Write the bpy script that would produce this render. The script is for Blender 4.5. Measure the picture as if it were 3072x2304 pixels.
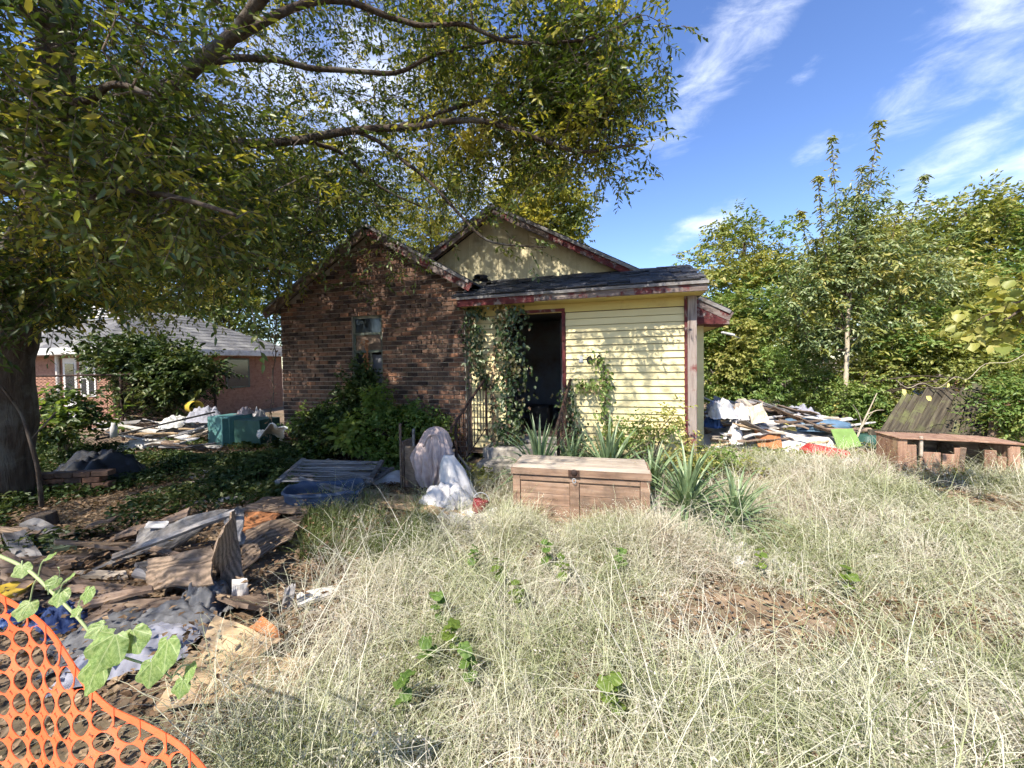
import bpy, bmesh, math, random
import numpy as np
from mathutils import Vector, Matrix, noise as mnoise

for _o in list(bpy.data.objects):
    bpy.data.objects.remove(_o)
SC = bpy.context.scene
COL = SC.collection
random.seed(7)
RNG = np.random.default_rng(11)
R = math.radians

# ------------------------------------------------------------------ camera
F_PX = 385.0
PITCH, ROLL, SHIFT_PX = R(1.55), R(0.95), 10.0
CAM = Vector((0.0, 0.0, 1.6))
fwd = Vector((0, math.cos(PITCH), -math.sin(PITCH)))
up0 = Vector((0, math.sin(PITCH), math.cos(PITCH)))
rt0 = Vector((1, 0, 0))
RT = rt0 * math.cos(ROLL) - up0 * math.sin(ROLL)
UP = up0 * math.cos(ROLL) + rt0 * math.sin(ROLL)
cd = bpy.data.cameras.new('camera')
cd.sensor_width = 36.0
cd.lens = 36.0 * F_PX / 1024.0
cd.shift_y = -SHIFT_PX / 1024.0
cd.clip_start = 0.05
cd.clip_end = 2000
cam = bpy.data.objects.new('camera', cd)
COL.objects.link(cam)
cam.matrix_world = Matrix(((RT.x, UP.x, -fwd.x, CAM.x), (RT.y, UP.y, -fwd.y, CAM.y), (RT.z, UP.z, -fwd.z, CAM.z), (0, 0, 0, 1)))
SC.camera = cam

def ray(x, y):
    return fwd + RT * ((x - 512) / F_PX) + UP * ((384 - SHIFT_PX - y) / F_PX)
def PT(x, y, Y):                       # the place at depth Y that was measured at this spot of the photograph
    d = ray(x, y); return CAM + d * (Y / d.y)
def PG(x, y, z=0.0):                   # the same on level ground at height z
    d = ray(x, y); return CAM + d * ((z - CAM.z) / d.z)

# ------------------------------------------------------------------ world, sun, exposure
SUN_AZ, SUN_EL = R(34), R(49)          # sun behind the camera, to its left
sun_vec = Vector((-math.sin(SUN_AZ) * math.cos(SUN_EL), -math.cos(SUN_AZ) * math.cos(SUN_EL), math.sin(SUN_EL)))
W = bpy.data.worlds.new('World'); SC.world = W; W.use_nodes = True
W.cycles.sampling_method = 'MANUAL'; W.cycles.sample_map_resolution = 512
nt = W.node_tree; nt.nodes.clear()
def wn(t, **kw):
    n = nt.nodes.new(t)
    for k, v in kw.items(): setattr(n, k, v)
    return n
def wl(a, b): nt.links.new(a, b)
sky = wn('ShaderNodeTexSky', sky_type='NISHITA', sun_disc=False)
sky.sun_elevation = SUN_EL
sky.sun_rotation = math.atan2(sun_vec.x, sun_vec.y)
sky.air_density = 1.0; sky.dust_density = 0.25; sky.ozone_density = 2.6
bg = wn('ShaderNodeBackground'); bg.inputs[1].default_value = 0.12
out = wn('ShaderNodeOutputWorld'); wl(bg.outputs[0], out.inputs[0])
geo = wn('ShaderNodeNewGeometry')
tc = wn('ShaderNodeTexCoord')
DIR = tc.outputs['Generated']
def wmath(op, a, b=None, c=None, clamp=False):
    n = wn('ShaderNodeMath', operation=op, use_clamp=clamp)
    for i, v in enumerate((a, b, c)):
        if v is None: continue
        if isinstance(v, (int, float)): n.inputs[i].default_value = v
        else: wl(v, n.inputs[i])
    return n.outputs[0]
def wdot(vec):
    n = wn('ShaderNodeVectorMath', operation='DOT_PRODUCT'); wl(DIR, n.inputs[0]); n.inputs[1].default_value = vec
    return n.outputs['Value']
# cloud banks: (where seen, half length, half width in radians, slope of the streak)
banks = [((722, 52), .19, .062, 52, 1.0), ((752, 22), .10, .06, 52, 1.0), ((1000, 22), .16, .10, 40, 1.0), ((960, 58), .12, .03, 40, .8),
         ((955, 160), .17, .045, 33, 1.0), ((985, 188), .16, .05, 20, 1.0), ((705, 222), .10, .035, 22, .95), ((812, 70), .04, .022, 30, .65),
         ((702, 136), .03, .02, 45, .6), ((815, 150), .045, .03, 35, .6), ((510, 165), .2, .13, 20, 1.2), ((330, 120), .3, .2, 30, 1.1), ((596, 205), .07, .04, 40, .6)]
acc = None
for (px, a, b, ang, amp) in banks:
    c = ray(*px).normalized()
    h = c.cross(Vector((0, 0, 1))).normalized(); v = h.cross(c).normalized()
    t1 = (h * math.cos(R(ang)) + v * math.sin(R(ang))) / a; t2 = (-h * math.sin(R(ang)) + v * math.cos(R(ang))) / b
    d1, d2 = wdot(t1), wdot(t2)
    g = wmath('MULTIPLY_ADD', wmath('MULTIPLY_ADD', d1, d1, wmath('MULTIPLY', d2, d2)), -amp * .42, amp)
    g = wmath('MULTIPLY', wmath('MAXIMUM', g, 0.0), wmath('GREATER_THAN', wdot(c), 0.2))
    acc = g if acc is None else wmath('MAXIMUM', acc, g)
mp = wn('ShaderNodeMapping'); wl(DIR, mp.inputs[0]); mp.inputs['Rotation'].default_value = (0.2, R(-38), 0.1); mp.inputs['Scale'].default_value = (7.0, 9.0, 20.0)
nz = wn('ShaderNodeTexNoise'); nz.inputs['Scale'].default_value = 1.0; nz.inputs['Detail'].default_value = 7; nz.inputs['Roughness'].default_value = .62
nz.inputs['Distortion'].default_value = .35
wl(mp.outputs[0], nz.inputs['Vector'])
nz2 = wn('ShaderNodeTexNoise'); nz2.inputs['Scale'].default_value = 2.2; nz2.inputs['Detail'].default_value = 3
wl(DIR, nz2.inputs['Vector'])
cov = wmath('ADD', wmath('MULTIPLY', acc, .47), wmath('MULTIPLY', nz2.outputs[0], .16))
msk = wmath('SUBTRACT', wmath('ADD', cov, nz.outputs[0]), .80)
mr = wn('ShaderNodeMapRange', interpolation_type='SMOOTHSTEP'); wl(msk, mr.inputs[0]); mr.inputs[1].default_value = 0.0; mr.inputs[2].default_value = .66; mr.inputs[4].default_value = .72
hsv = wn('ShaderNodeHueSaturation'); wl(sky.outputs[0], hsv.inputs['Color']); hsv.inputs['Saturation'].default_value = 1.14; hsv.inputs['Value'].default_value = 1.12; hsv.inputs['Hue'].default_value = .512
mx = wn('ShaderNodeMix', data_type='RGBA'); wl(mr.outputs[0], mx.inputs['Factor']); wl(hsv.outputs[0], mx.inputs['A']); mx.inputs['B'].default_value = (7.2, 7.5, 8.1, 1)
wl(mx.outputs['Result'], bg.inputs[0])

sl = bpy.data.lights.new('sun', 'SUN'); sl.energy = 5.0; sl.angle = R(0.53); sl.color = (1.0, .93, .82)
so = bpy.data.objects.new('sun', sl); COL.objects.link(so)
so.rotation_euler = sun_vec.to_track_quat('Z', 'Y').to_euler()
vs = SC.view_settings
vs.view_transform = 'Standard'; vs.look = 'None'; vs.gamma = 1.0; vs.use_curve_mapping = False; vs.exposure = 1.05
SC.render.engine = 'CYCLES'
cy = SC.cycles
cy.max_bounces = 4; cy.diffuse_bounces = 2; cy.glossy_bounces = 1; cy.transmission_bounces = 2; cy.transparent_max_bounces = 2
cy.use_adaptive_sampling = True; cy.adaptive_threshold = .03; cy.adaptive_min_samples = 14
cy.use_denoising = True; cy.denoiser = 'OPENIMAGEDENOISE'; cy.denoising_input_passes = 'RGB_ALBEDO_NORMAL'; cy.denoising_prefilter = 'ACCURATE'

# ------------------------------------------------------------------ materials
def _mat(name):
    m = bpy.data.materials.new(name); m.use_nodes = True
    t = m.node_tree; t.nodes.clear()
    o = t.nodes.new('ShaderNodeOutputMaterial')
    return m, t, o
def _ramp(t, cols, fac):
    r = t.nodes.new('ShaderNodeValToRGB'); el = r.color_ramp.elements
    while len(el) < len(cols): el.new(.5)
    for i, c in enumerate(cols):
        if len(c) == 4: pos, c = c[0], c[1:]
        else: pos = i / max(1, len(cols) - 1)
        el[i].position = pos; el[i].color = (*c, 1)
    t.links.new(fac, r.inputs[0]); return r.outputs[0]
def pm(name, cols, scale=(4, 4, 4), detail=6, rough=.8, bump=.25, bdist=.01, spec=.3, rand=None, ramt=.35, stain=None, sscale=1.6, sthr=(.5, .68), coord='Object', metallic=0.0, dist=0.0, rampr=(.3, .7), rcols=None, wave=None):
    m, t, o = _mat(name); N = t.nodes.new; L = t.links.new
    b = N('ShaderNodeBsdfPrincipled'); L(b.outputs[0], o.inputs[0])
    b.inputs['Roughness'].default_value = rough; b.inputs['Specular IOR Level'].default_value = spec; b.inputs['Metallic'].default_value = metallic
    c = N('ShaderNodeTexCoord'); g = N('ShaderNodeNewGeometry'); oi = N('ShaderNodeObjectInfo')
    vec = c.outputs[coord]
    rv = oi.outputs['Random'] if rand == 'object' else g.outputs['Random Per Island']
    if rand:
        ad = N('ShaderNodeVectorMath'); ad.operation = 'MULTIPLY_ADD'; L(rv, ad.inputs[0]); ad.inputs[1].default_value = (13.7, 7.3, 9.1); L(vec, ad.inputs[2]); vec = ad.outputs[0]
    mp = N('ShaderNodeMapping'); L(vec, mp.inputs[0]); mp.inputs['Scale'].default_value = scale
    n = N('ShaderNodeTexNoise'); n.inputs['Scale'].default_value = 1; n.inputs['Detail'].default_value = detail; n.inputs['Roughness'].default_value = .62; n.inputs['Distortion'].default_value = dist
    L(mp.outputs[0], n.inputs['Vector'])
    mr = N('ShaderNodeMapRange'); L(n.outputs[0], mr.inputs[0]); mr.inputs[1].default_value = rampr[0]; mr.inputs[2].default_value = rampr[1]
    col = _ramp(t, cols, mr.outputs[0])
    if rcols:
        rc = _ramp(t, rcols, rv); x = N('ShaderNodeMix'); x.data_type = 'RGBA'; x.blend_type = 'MULTIPLY'; x.inputs['Factor'].default_value = 1; L(col, x.inputs['A']); L(rc, x.inputs['B']); col = x.outputs['Result']
    if wave:
        wv = N('ShaderNodeTexWave'); wv.wave_type = 'BANDS'; wv.bands_direction = 'Y'; wv.inputs['Scale'].default_value = wave[0]; wv.inputs['Distortion'].default_value = wave[1]; wv.inputs['Detail'].default_value = 3; wv.inputs['Detail Scale'].default_value = .6; L(vec, wv.inputs['Vector'])
        wr_ = N('ShaderNodeMapRange'); L(wv.outputs[1], wr_.inputs[0]); wr_.inputs[3].default_value = wave[2]; wr_.inputs[4].default_value = 1.1
        x = N('ShaderNodeMix'); x.data_type = 'RGBA'; x.blend_type = 'MULTIPLY'; x.inputs['Factor'].default_value = 1; L(col, x.inputs['A']); L(wr_.outputs[0], x.inputs['B']); col = x.outputs['Result']
    if stain:
        n2 = N('ShaderNodeTexNoise'); n2.inputs['Scale'].default_value = sscale; n2.inputs['Detail'].default_value = 8; n2.inputs['Roughness'].default_value = .68; L(vec, n2.inputs['Vector'])
        m2 = N('ShaderNodeMapRange'); L(n2.outputs[0], m2.inputs[0]); m2.inputs[1].default_value = sthr[0]; m2.inputs[2].default_value = sthr[1]
        x = N('ShaderNodeMix'); x.data_type = 'RGBA'; L(m2.outputs[0], x.inputs['Factor']); L(col, x.inputs['A']); x.inputs['B'].default_value = (*stain, 1); col = x.outputs['Result']
    if rand:
        h = N('ShaderNodeHueSaturation'); L(col, h.inputs['Color'])
        mv = N('ShaderNodeMapRange'); L(rv, mv.inputs[0]); mv.inputs[3].default_value = 1 - ramt; mv.inputs[4].default_value = 1 + ramt
        L(mv.outputs[0], h.inputs['Value']); col = h.outputs[0]
    L(col, b.inputs['Base Color'])
    if bump:
        bp = N('ShaderNodeBump'); bp.inputs['Strength'].default_value = bump; bp.inputs['Distance'].default_value = bdist; L(n.outputs[0], bp.inputs['Height']); L(bp.outputs[0], b.inputs['Normal'])
    return m
def leafmat(name, cols, trans=.35, patch=.8, gloss=.25, amt=.55):
    """leaves: colour from a per-leaf random number and slow patches through the crown"""
    m, t, o = _mat(name); N = t.nodes.new; L = t.links.new
    g = N('ShaderNodeNewGeometry'); c = N('ShaderNodeTexCoord')
    n = N('ShaderNodeTexNoise'); n.inputs['Scale'].default_value = patch; n.inputs['Detail'].default_value = 3; L(c.outputs['Object'], n.inputs['Vector'])
    mr = N('ShaderNodeMapRange'); L(n.outputs[0], mr.inputs[0]); mr.inputs[1].default_value = .3; mr.inputs[2].default_value = .7
    x = N('ShaderNodeMix'); x.data_type = 'FLOAT'; x.inputs['Factor'].default_value = amt; L(g.outputs['Random Per Island'], x.inputs['A']); L(mr.outputs[0], x.inputs['B'])
    m2 = N('ShaderNodeMapRange'); L(x.outputs['Result'], m2.inputs[0]); m2.inputs[1].default_value = .15; m2.inputs[2].default_value = .85
    col = _ramp(t, cols, m2.outputs[0])
    df = N('ShaderNodeBsdfDiffuse'); L(col, df.inputs[0]); gs = N('ShaderNodeBsdfGlossy'); gs.inputs['Roughness'].default_value = .45; gs.inputs[0].default_value = (.85, .85, .75, 1)
    b = N('ShaderNodeMixShader'); b.inputs[0].default_value = gloss * .16; L(df.outputs[0], b.inputs[1]); L(gs.outputs[0], b.inputs[2])
    tr = N('ShaderNodeBsdfTranslucent')
    tint = N('ShaderNodeMix'); tint.data_type = 'RGBA'; tint.blend_type = 'MULTIPLY'; tint.inputs['Factor'].default_value = 1; L(col, tint.inputs['A']); tint.inputs['B'].default_value = (1.25, 1.2, .55, 1)
    L(tint.outputs['Result'], tr.inputs[0])
    ms = N('ShaderNodeMixShader'); ms.inputs[0].default_value = trans; L(b.outputs[0], ms.inputs[1]); L(tr.outputs[0], ms.inputs[2]); L(ms.outputs[0], o.inputs[0])
    return m
def plain(name, col, rough=.5, spec=.4, metallic=0.0):
    return pm(name, [tuple(v * .82 for v in col), tuple(min(1, v * 1.1) for v in col)], scale=(9, 9, 9), rough=rough, spec=spec, bump=.08, metallic=metallic)

MT = {}
MT['ground'] = pm('soil_and_litter', [(.085, .058, .038), (.18, .13, .085), (.30, .22, .15)], scale=(5, 5, 5), detail=12, rough=.95, bump=.5, bdist=.015, stain=(.055, .05, .025), sscale=.5)
MT['brick'] = pm('brick', [(.062, .037, .026), (.105, .064, .044), (.15, .095, .066)], scale=(16, 30, 30), rough=.9, bump=.4, bdist=.004, rand='object', ramt=.3, rcols=[(0, .45, .45, .5), (.25, .8, .8, .85), (.5, 1.1, 1.05, 1), (.8, 1.15, 1, .95), (1, 1.55, 1.2, .95)], stain=(.27, .18, .125), sscale=2.4, sthr=(.62, .76))
MT['brick_far'] = pm('brick_rows', [(.062, .037, .026), (.105, .064, .044), (.15, .095, .066)], scale=(16, 30, 30), rough=.9, bump=.4, bdist=.004, rand='island', ramt=.3, rcols=[(0, .45, .45, .5), (.25, .8, .8, .85), (.5, 1.1, 1.05, 1), (.8, 1.15, 1, .95), (1, 1.55, 1.2, .95)], stain=(.27, .18, .125), sscale=2.4, sthr=(.62, .76))
MT['mortar'] = pm('mortar', [(.26, .22, .175), (.36, .31, .25)], scale=(30, 30, 30), rough=.95, bump=.4)
MT['siding'] = pm('yellow_siding', [(.63, .53, .27), (.71, .61, .33)], scale=(1.2, 9, 9), rough=.55, bump=.06, rand='object', ramt=.07, stain=(.44, .37, .22), sscale=1.7, sthr=(.54, .8), spec=.35)
MT['soffit'] = pm('yellow_soffit', [(.48, .37, .12), (.58, .46, .17)], scale=(1, 8, 8), rough=.7, bump=.1, stain=(.3, .17, .07), sscale=1.2, sthr=(.56, .75))
MT['red'] = pm('peeling_red_paint', [(.045, .017, .016), (.10, .022, .022), (.14, .03, .03)], scale=(3, 14, 14), rough=.8, bump=.4, stain=(.22, .18, .16), sscale=7, sthr=(.55, .64))
MT['peeled'] = pm('peeled_fascia', [(.07, .05, .042), (.16, .125, .11), (.24, .2, .18)], scale=(3, 20, 20), rough=.85, bump=.5, stain=(.11, .028, .027), sscale=4.5, sthr=(.52, .58))
MT['redpost'] = pm('weathered_post', [(.09, .06, .05), (.30, .25, .22), (.17, .12, .10)], scale=(28, 28, 1.6), detail=8, rough=.85, bump=.5, stain=(.17, .06, .05), sscale=2.4, sthr=(.54, .62))
MT['gable'] = pm('stained_gable_panel', [(.50, .44, .27), (.62, .56, .37)], scale=(9, 9, 1.2), detail=8, rough=.75, bump=.15, stain=(.27, .23, .15), sscale=1.8, sthr=(.5, .72))
MT['shingle'] = pm('asphalt_shingle', [(.026, .026, .028), (.07, .068, .07)], scale=(60, 60, 60), rough=.95, bump=.5, rand='object', ramt=.6)
MT['shingle_far'] = pm('asphalt_roof', [(.075, .075, .08), (.145, .14, .137)], scale=(40, 3, 40), rough=.95, bump=.5, stain=(.26, .25, .23), sscale=1.2)
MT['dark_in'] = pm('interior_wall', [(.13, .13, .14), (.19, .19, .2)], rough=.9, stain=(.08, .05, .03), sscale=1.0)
MT['door'] = pm('grey_door', [(.2, .2, .22), (.28, .28, .3)], rough=.6, stain=(.12, .1, .08))
MT['glass'] = plain('dark_glass', (.02, .025, .028), rough=.08, spec=.6)
MT['whitepaint'] = pm('white_paint', [(.6, .58, .54), (.75, .73, .7)], scale=(5, 5, 5), rough=.6, bump=.15, stain=(.38, .34, .3), sscale=3)
MT['greenframe'] = pm('green_grey_frame', [(.06, .075, .058), (.10, .12, .095)], rough=.6, stain=(.3, .27, .2))
MT['iron'] = pm('rusty_iron', [(.022, .014, .012), (.045, .026, .02)], scale=(20, 20, 20), rough=.8, bump=.3, stain=(.08, .038, .022), sscale=7)
MT['concrete'] = pm('concrete', [(.28, .25, .21), (.42, .39, .34)], scale=(7, 7, 7), detail=10, rough=.95, bump=.5, stain=(.17, .15, .11), sscale=2)
MT['chest'] = pm('faded_pine', [(.15, .09, .06), (.26, .165, .11), (.34, .235, .165)], scale=(2.2, 26, 26), detail=8, rough=.75, bump=.35, bdist=.006, rand='object', ramt=.14, stain=(.12, .085, .06), sscale=4, sthr=(.5, .7))
MT['chest_lid'] = pm('greyed_pine', [(.27, .22, .17), (.42, .36, .29)], scale=(2.2, 26, 26), detail=8, rough=.85, bump=.35, bdist=.006, rand='object', ramt=.1, stain=(.24, .19, .14), sscale=3)
MT['plywood'] = pm('plywood', [(.15, .105, .07), (.25, .18, .125), (.12, .085, .058)], scale=(3.2, 22, 22), wave=(9, 7, .5), detail=4, rough=.85, bump=.35, bdist=.006, rand='object', ramt=.15, stain=(.17, .13, .1), sscale=2.2, sthr=(.5, .75), dist=1.6)
MT['plytan'] = pm('tan_plywood', [(.34, .24, .135), (.46, .33, .2)], scale=(3, 18, 18), detail=4, rough=.85, bump=.25, rand='object', ramt=.1, stain=(.28, .2, .13), sscale=2.5, dist=1.2)
MT['greywood'] = pm('grey_weathered_wood', [(.09, .085, .085), (.19, .18, .175), (.26, .24, .22)], scale=(3, 24, 24), detail=8, rough=.9, bump=.5, bdist=.008, rand='object', ramt=.3, stain=(.08, .065, .05), sscale=3, dist=.6)
MT['brownwood'] = pm('brown_weathered_wood', [(.09, .06, .042), (.18, .125, .09), (.28, .21, .15)], scale=(3, 24, 24), detail=8, rough=.9, bump=.5, bdist=.008, rand='object', ramt=.3, stain=(.07, .05, .035), sscale=3)
MT['fencewood'] = pm('old_fence_wood', [(.03, .024, .018), (.07, .058, .042), (.12, .105, .07)], scale=(26, 26, 2.4), detail=8, rough=.92, bump=.6, bdist=.01, rand='object', ramt=.3, stain=(.14, .15, .06), sscale=2.5)
MT['dresser'] = pm('red_brown_board', [(.16, .085, .055), (.28, .165, .11), (.36, .24, .17)], scale=(20, 20, 2.5), detail=8, rough=.85, bump=.4, rand='object', ramt=.2, stain=(.4, .28, .17), sscale=3, sthr=(.55, .7))
MT['bark'] = pm('bark', [(.03, .021, .015), (.065, .046, .033), (.10, .08, .062)], scale=(16, 16, 3.0), detail=9, rough=.95, bump=.9, bdist=.04, stain=(.13, .12, .10), sscale=2.2)
MT['twig'] = pm('twig', [(.07, .05, .038), (.15, .115, .085)], scale=(10, 10, 10), rough=.9, bump=.3)
MT['paletwig'] = pm('pale_twig', [(.34, .28, .2), (.5, .43, .33)], scale=(10, 10, 10), rough=.9, bump=.3)
MT['bigleaf'] = leafmat('shade_tree_leaf', [(.022, .042, .009), (.04, .07, .013), (.075, .115, .022), (.14, .18, .034), (.26, .25, .05)], trans=.4, patch=.42, amt=.55, gloss=.5)  # lower tones darkened to put shade into the crown's colour
MT['goldleaf'] = leafmat('yellow_sunlit_leaf', [(.16, .19, .035), (.27, .28, .05), (.38, .35, .075), (.48, .41, .11)], trans=.5, patch=.9)  # yellow foliage; on the shade tree its colour stands in for sunlight
MT['greenleaf'] = leafmat('green_leaf', [(.06, .115, .028), (.115, .19, .045), (.18, .26, .065), (.28, .32, .10)], trans=.35, patch=1.2)
MT['oliveleaf'] = leafmat('olive_leaf', [(.13, .165, .04), (.22, .25, .065), (.32, .32, .09), (.42, .37, .13)], trans=.35, patch=.5)
MT['greyleaf'] = leafmat('silvery_leaf', [(.09, .14, .055), (.165, .225, .09), (.26, .31, .14), (.34, .33, .17)], trans=.3, patch=1, gloss=.5)
MT['brightleaf'] = leafmat('feathery_leaf', [(.13, .22, .055), (.21, .32, .085), (.3, .40, .12), (.38, .42, .16)], trans=.35, patch=1.2)
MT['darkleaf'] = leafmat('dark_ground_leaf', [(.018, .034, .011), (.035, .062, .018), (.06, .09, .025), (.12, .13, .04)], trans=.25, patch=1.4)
MT['limeleaf'] = leafmat('lime_leaf', [(.10, .16, .03), (.17, .24, .05), (.25, .3, .08)], trans=.45, patch=2)
MT['ivy'] = leafmat('ivy_leaf', [(.022, .045, .014), (.04, .075, .02), (.065, .105, .03), (.16, .12, .05)], trans=.25, patch=2.2, gloss=.5)
MT['deadleaf'] = leafmat('dead_leaf', [(.085, .05, .028), (.16, .10, .06), (.25, .17, .105), (.34, .25, .16)], trans=.15, patch=2, gloss=.1)
MT['reddeadleaf'] = leafmat('reddish_dead_leaf', [(.24, .09, .05), (.38, .16, .08), (.48, .28, .16)], trans=.2, patch=2, gloss=.1)
MT['yucca'] = leafmat('yucca_blade', [(.09, .15, .07), (.15, .22, .105), (.22, .28, .14), (.3, .34, .19)], trans=.12, patch=3, gloss=.5)
MT['deadyucca'] = leafmat('dry_yucca_blade', [(.24, .19, .1), (.38, .31, .17), (.46, .4, .24)], trans=.1, patch=3)
MT['grass'] = leafmat('dry_grass', [(.22, .24, .11), (.32, .345, .19), (.44, .445, .30), (.54, .52, .40), (.62, .59, .50), (.42, .34, .27)], trans=.25, patch=1.1, gloss=.2, amt=.58)
MT['greengrass'] = leafmat('green_grass', [(.07, .10, .03), (.12, .155, .045), (.2, .215, .08)], trans=.25, patch=1.5, gloss=.2)
MT['seed'] = leafmat('seed_head', [(.4, .35, .27), (.52, .47, .4), (.62, .57, .5)], trans=.3, patch=2, gloss=.1)
MT['orange'] = pm('orange_plastic', [(.72, .10, .032), (.84, .135, .045), (.80, .17, .07)], scale=(8, 8, 8), rough=.42, bump=.12, spec=.4, stain=(.46, .14, .07), sscale=9, sthr=(.52, .75))
MT['stem'] = plain('green_stem', (.3, .36, .16), rough=.6)
MT['cucumber'] = leafmat('cucumber_leaf', [(.13, .21, .055), (.2, .29, .09), (.28, .36, .13)], trans=.35, patch=9, gloss=.2, amt=.9)
def _veins(m):
    t = m.node_tree; N = t.nodes.new; L = t.links.new; rp = [n for n in t.nodes if n.type == 'VALTORGB'][0]; out_l = [l for l in t.links if l.from_node == rp]
    c = N('ShaderNodeTexCoord'); s = N('ShaderNodeSeparateXYZ'); L(c.outputs['Object'], s.inputs[0])
    def M(op, a, b=None):
        n = N('ShaderNodeMath'); n.operation = op
        for i, v in enumerate((a, b)):
            if v is None: continue
            if isinstance(v, (int, float)): n.inputs[i].default_value = v
            else: L(v, n.inputs[i])
        return n.outputs[0]
    a = M('ARCTAN2', s.outputs[0], M('ADD', s.outputs[1], .04)); r = M('POWER', M('ADD', M('MULTIPLY', s.outputs[0], s.outputs[0]), M('MULTIPLY', s.outputs[1], s.outputs[1])), .5)
    k = M('MULTIPLY', M('ABSOLUTE', M('SUBTRACT', M('FRACT', M('ADD', M('DIVIDE', a, .72), 20.5)), .5)), .72)
    d = M('MULTIPLY', k, r); v = M('SUBTRACT', 1.0, M('MULTIPLY', d, 55.0)); v = M('MAXIMUM', v, 0.0)
    f = M('MULTIPLY', M('ABSOLUTE', M('SUBTRACT', M('FRACT', M('SUBTRACT', M('MULTIPLY', r, 9.0), M('MULTIPLY', k, 7.0))), .5)), 2.0); f = M('MULTIPLY', M('MAXIMUM', M('SUBTRACT', f, .86), 0.0), 4.0)
    mk = M('MINIMUM', M('ADD', M('MULTIPLY', v, .75), f), .7)
    x = N('ShaderNodeMix'); x.data_type = 'RGBA'; L(mk, x.inputs['Factor']); L(rp.outputs[0], x.inputs['A']); x.inputs['B'].default_value = (.42, .48, .24, 1)
    for l in out_l: t.links.new(x.outputs['Result'], l.to_socket)
_veins(MT['cucumber'])
def cloth(name, a, b, stain=None): return pm(name, [a, b], scale=(14, 14, 14), rough=.95, bump=.15, bdist=.005, stain=stain or tuple(v * .55 for v in a), sscale=3, sthr=(.55, .8), spec=.1)
MT['pinkcloth'] = cloth('mauve_cloth', (.34, .265, .245), (.46, .37, .345))
MT['whitecloth'] = cloth('white_cloth', (.46, .44, .43), (.6, .585, .575), (.3, .265, .23))
MT['bluecloth'] = cloth('blue_grey_cloth', (.06, .06, .064), (.16, .16, .163), (.025, .024, .026))
MT['navycloth'] = cloth('navy_cloth', (.04, .06, .14), (.07, .10, .2))
MT['greycloth'] = cloth('grey_cloth', (.2, .2, .23), (.32, .32, .36))
MT['paper'] = pm('weathered_paper', [(.40, .375, .345), (.56, .535, .505)], scale=(6, 6, 6), rough=.9, bump=.25, stain=(.34, .3, .25), sscale=4, rand='object', ramt=.12)
MT['rubble'] = pm('rubble', [(.3, .27, .24), (.5, .47, .43), (.62, .6, .57)], scale=(6, 6, 6), rough=.95, bump=.5, rand='island', ramt=.4)
for _k, _c, _r in (('bluetub', (.04, .06, .10), .7), ('tealbox', (.08, .19, .18), .55), ('yellowplast', (.55, .38, .05), .5), ('redplast', (.42, .04, .035), .42), ('darkred', (.2, .03, .035), .55),
                   ('limeboard', (.17, .27, .075), .6), ('darkgreen', (.035, .085, .065), .5), ('blueplast', (.10, .17, .25), .5), ('yellowsheet', (.68, .58, .18), .7), ('black', (.012, .012, .013), .6),
                   ('palegrey', (.5, .5, .48), .6), ('orangebrown', (.36, .15, .06), .85), ('steel', (.35, .36, .37), .4), ('brightblue', (.03, .07, .2), .5), ('cream', (.6, .5, .36), .7), ('mossy', (.06, .08, .05), .9)):
    MT[_k] = pm(_k, [tuple(v * .78 for v in _c), _c, tuple(min(1, v * 1.18) for v in _c)], scale=(5, 5, 5), rough=_r, bump=.15, stain=tuple(v * .5 + .04 for v in _c), sscale=3.5, sthr=(.58, .78))

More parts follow.
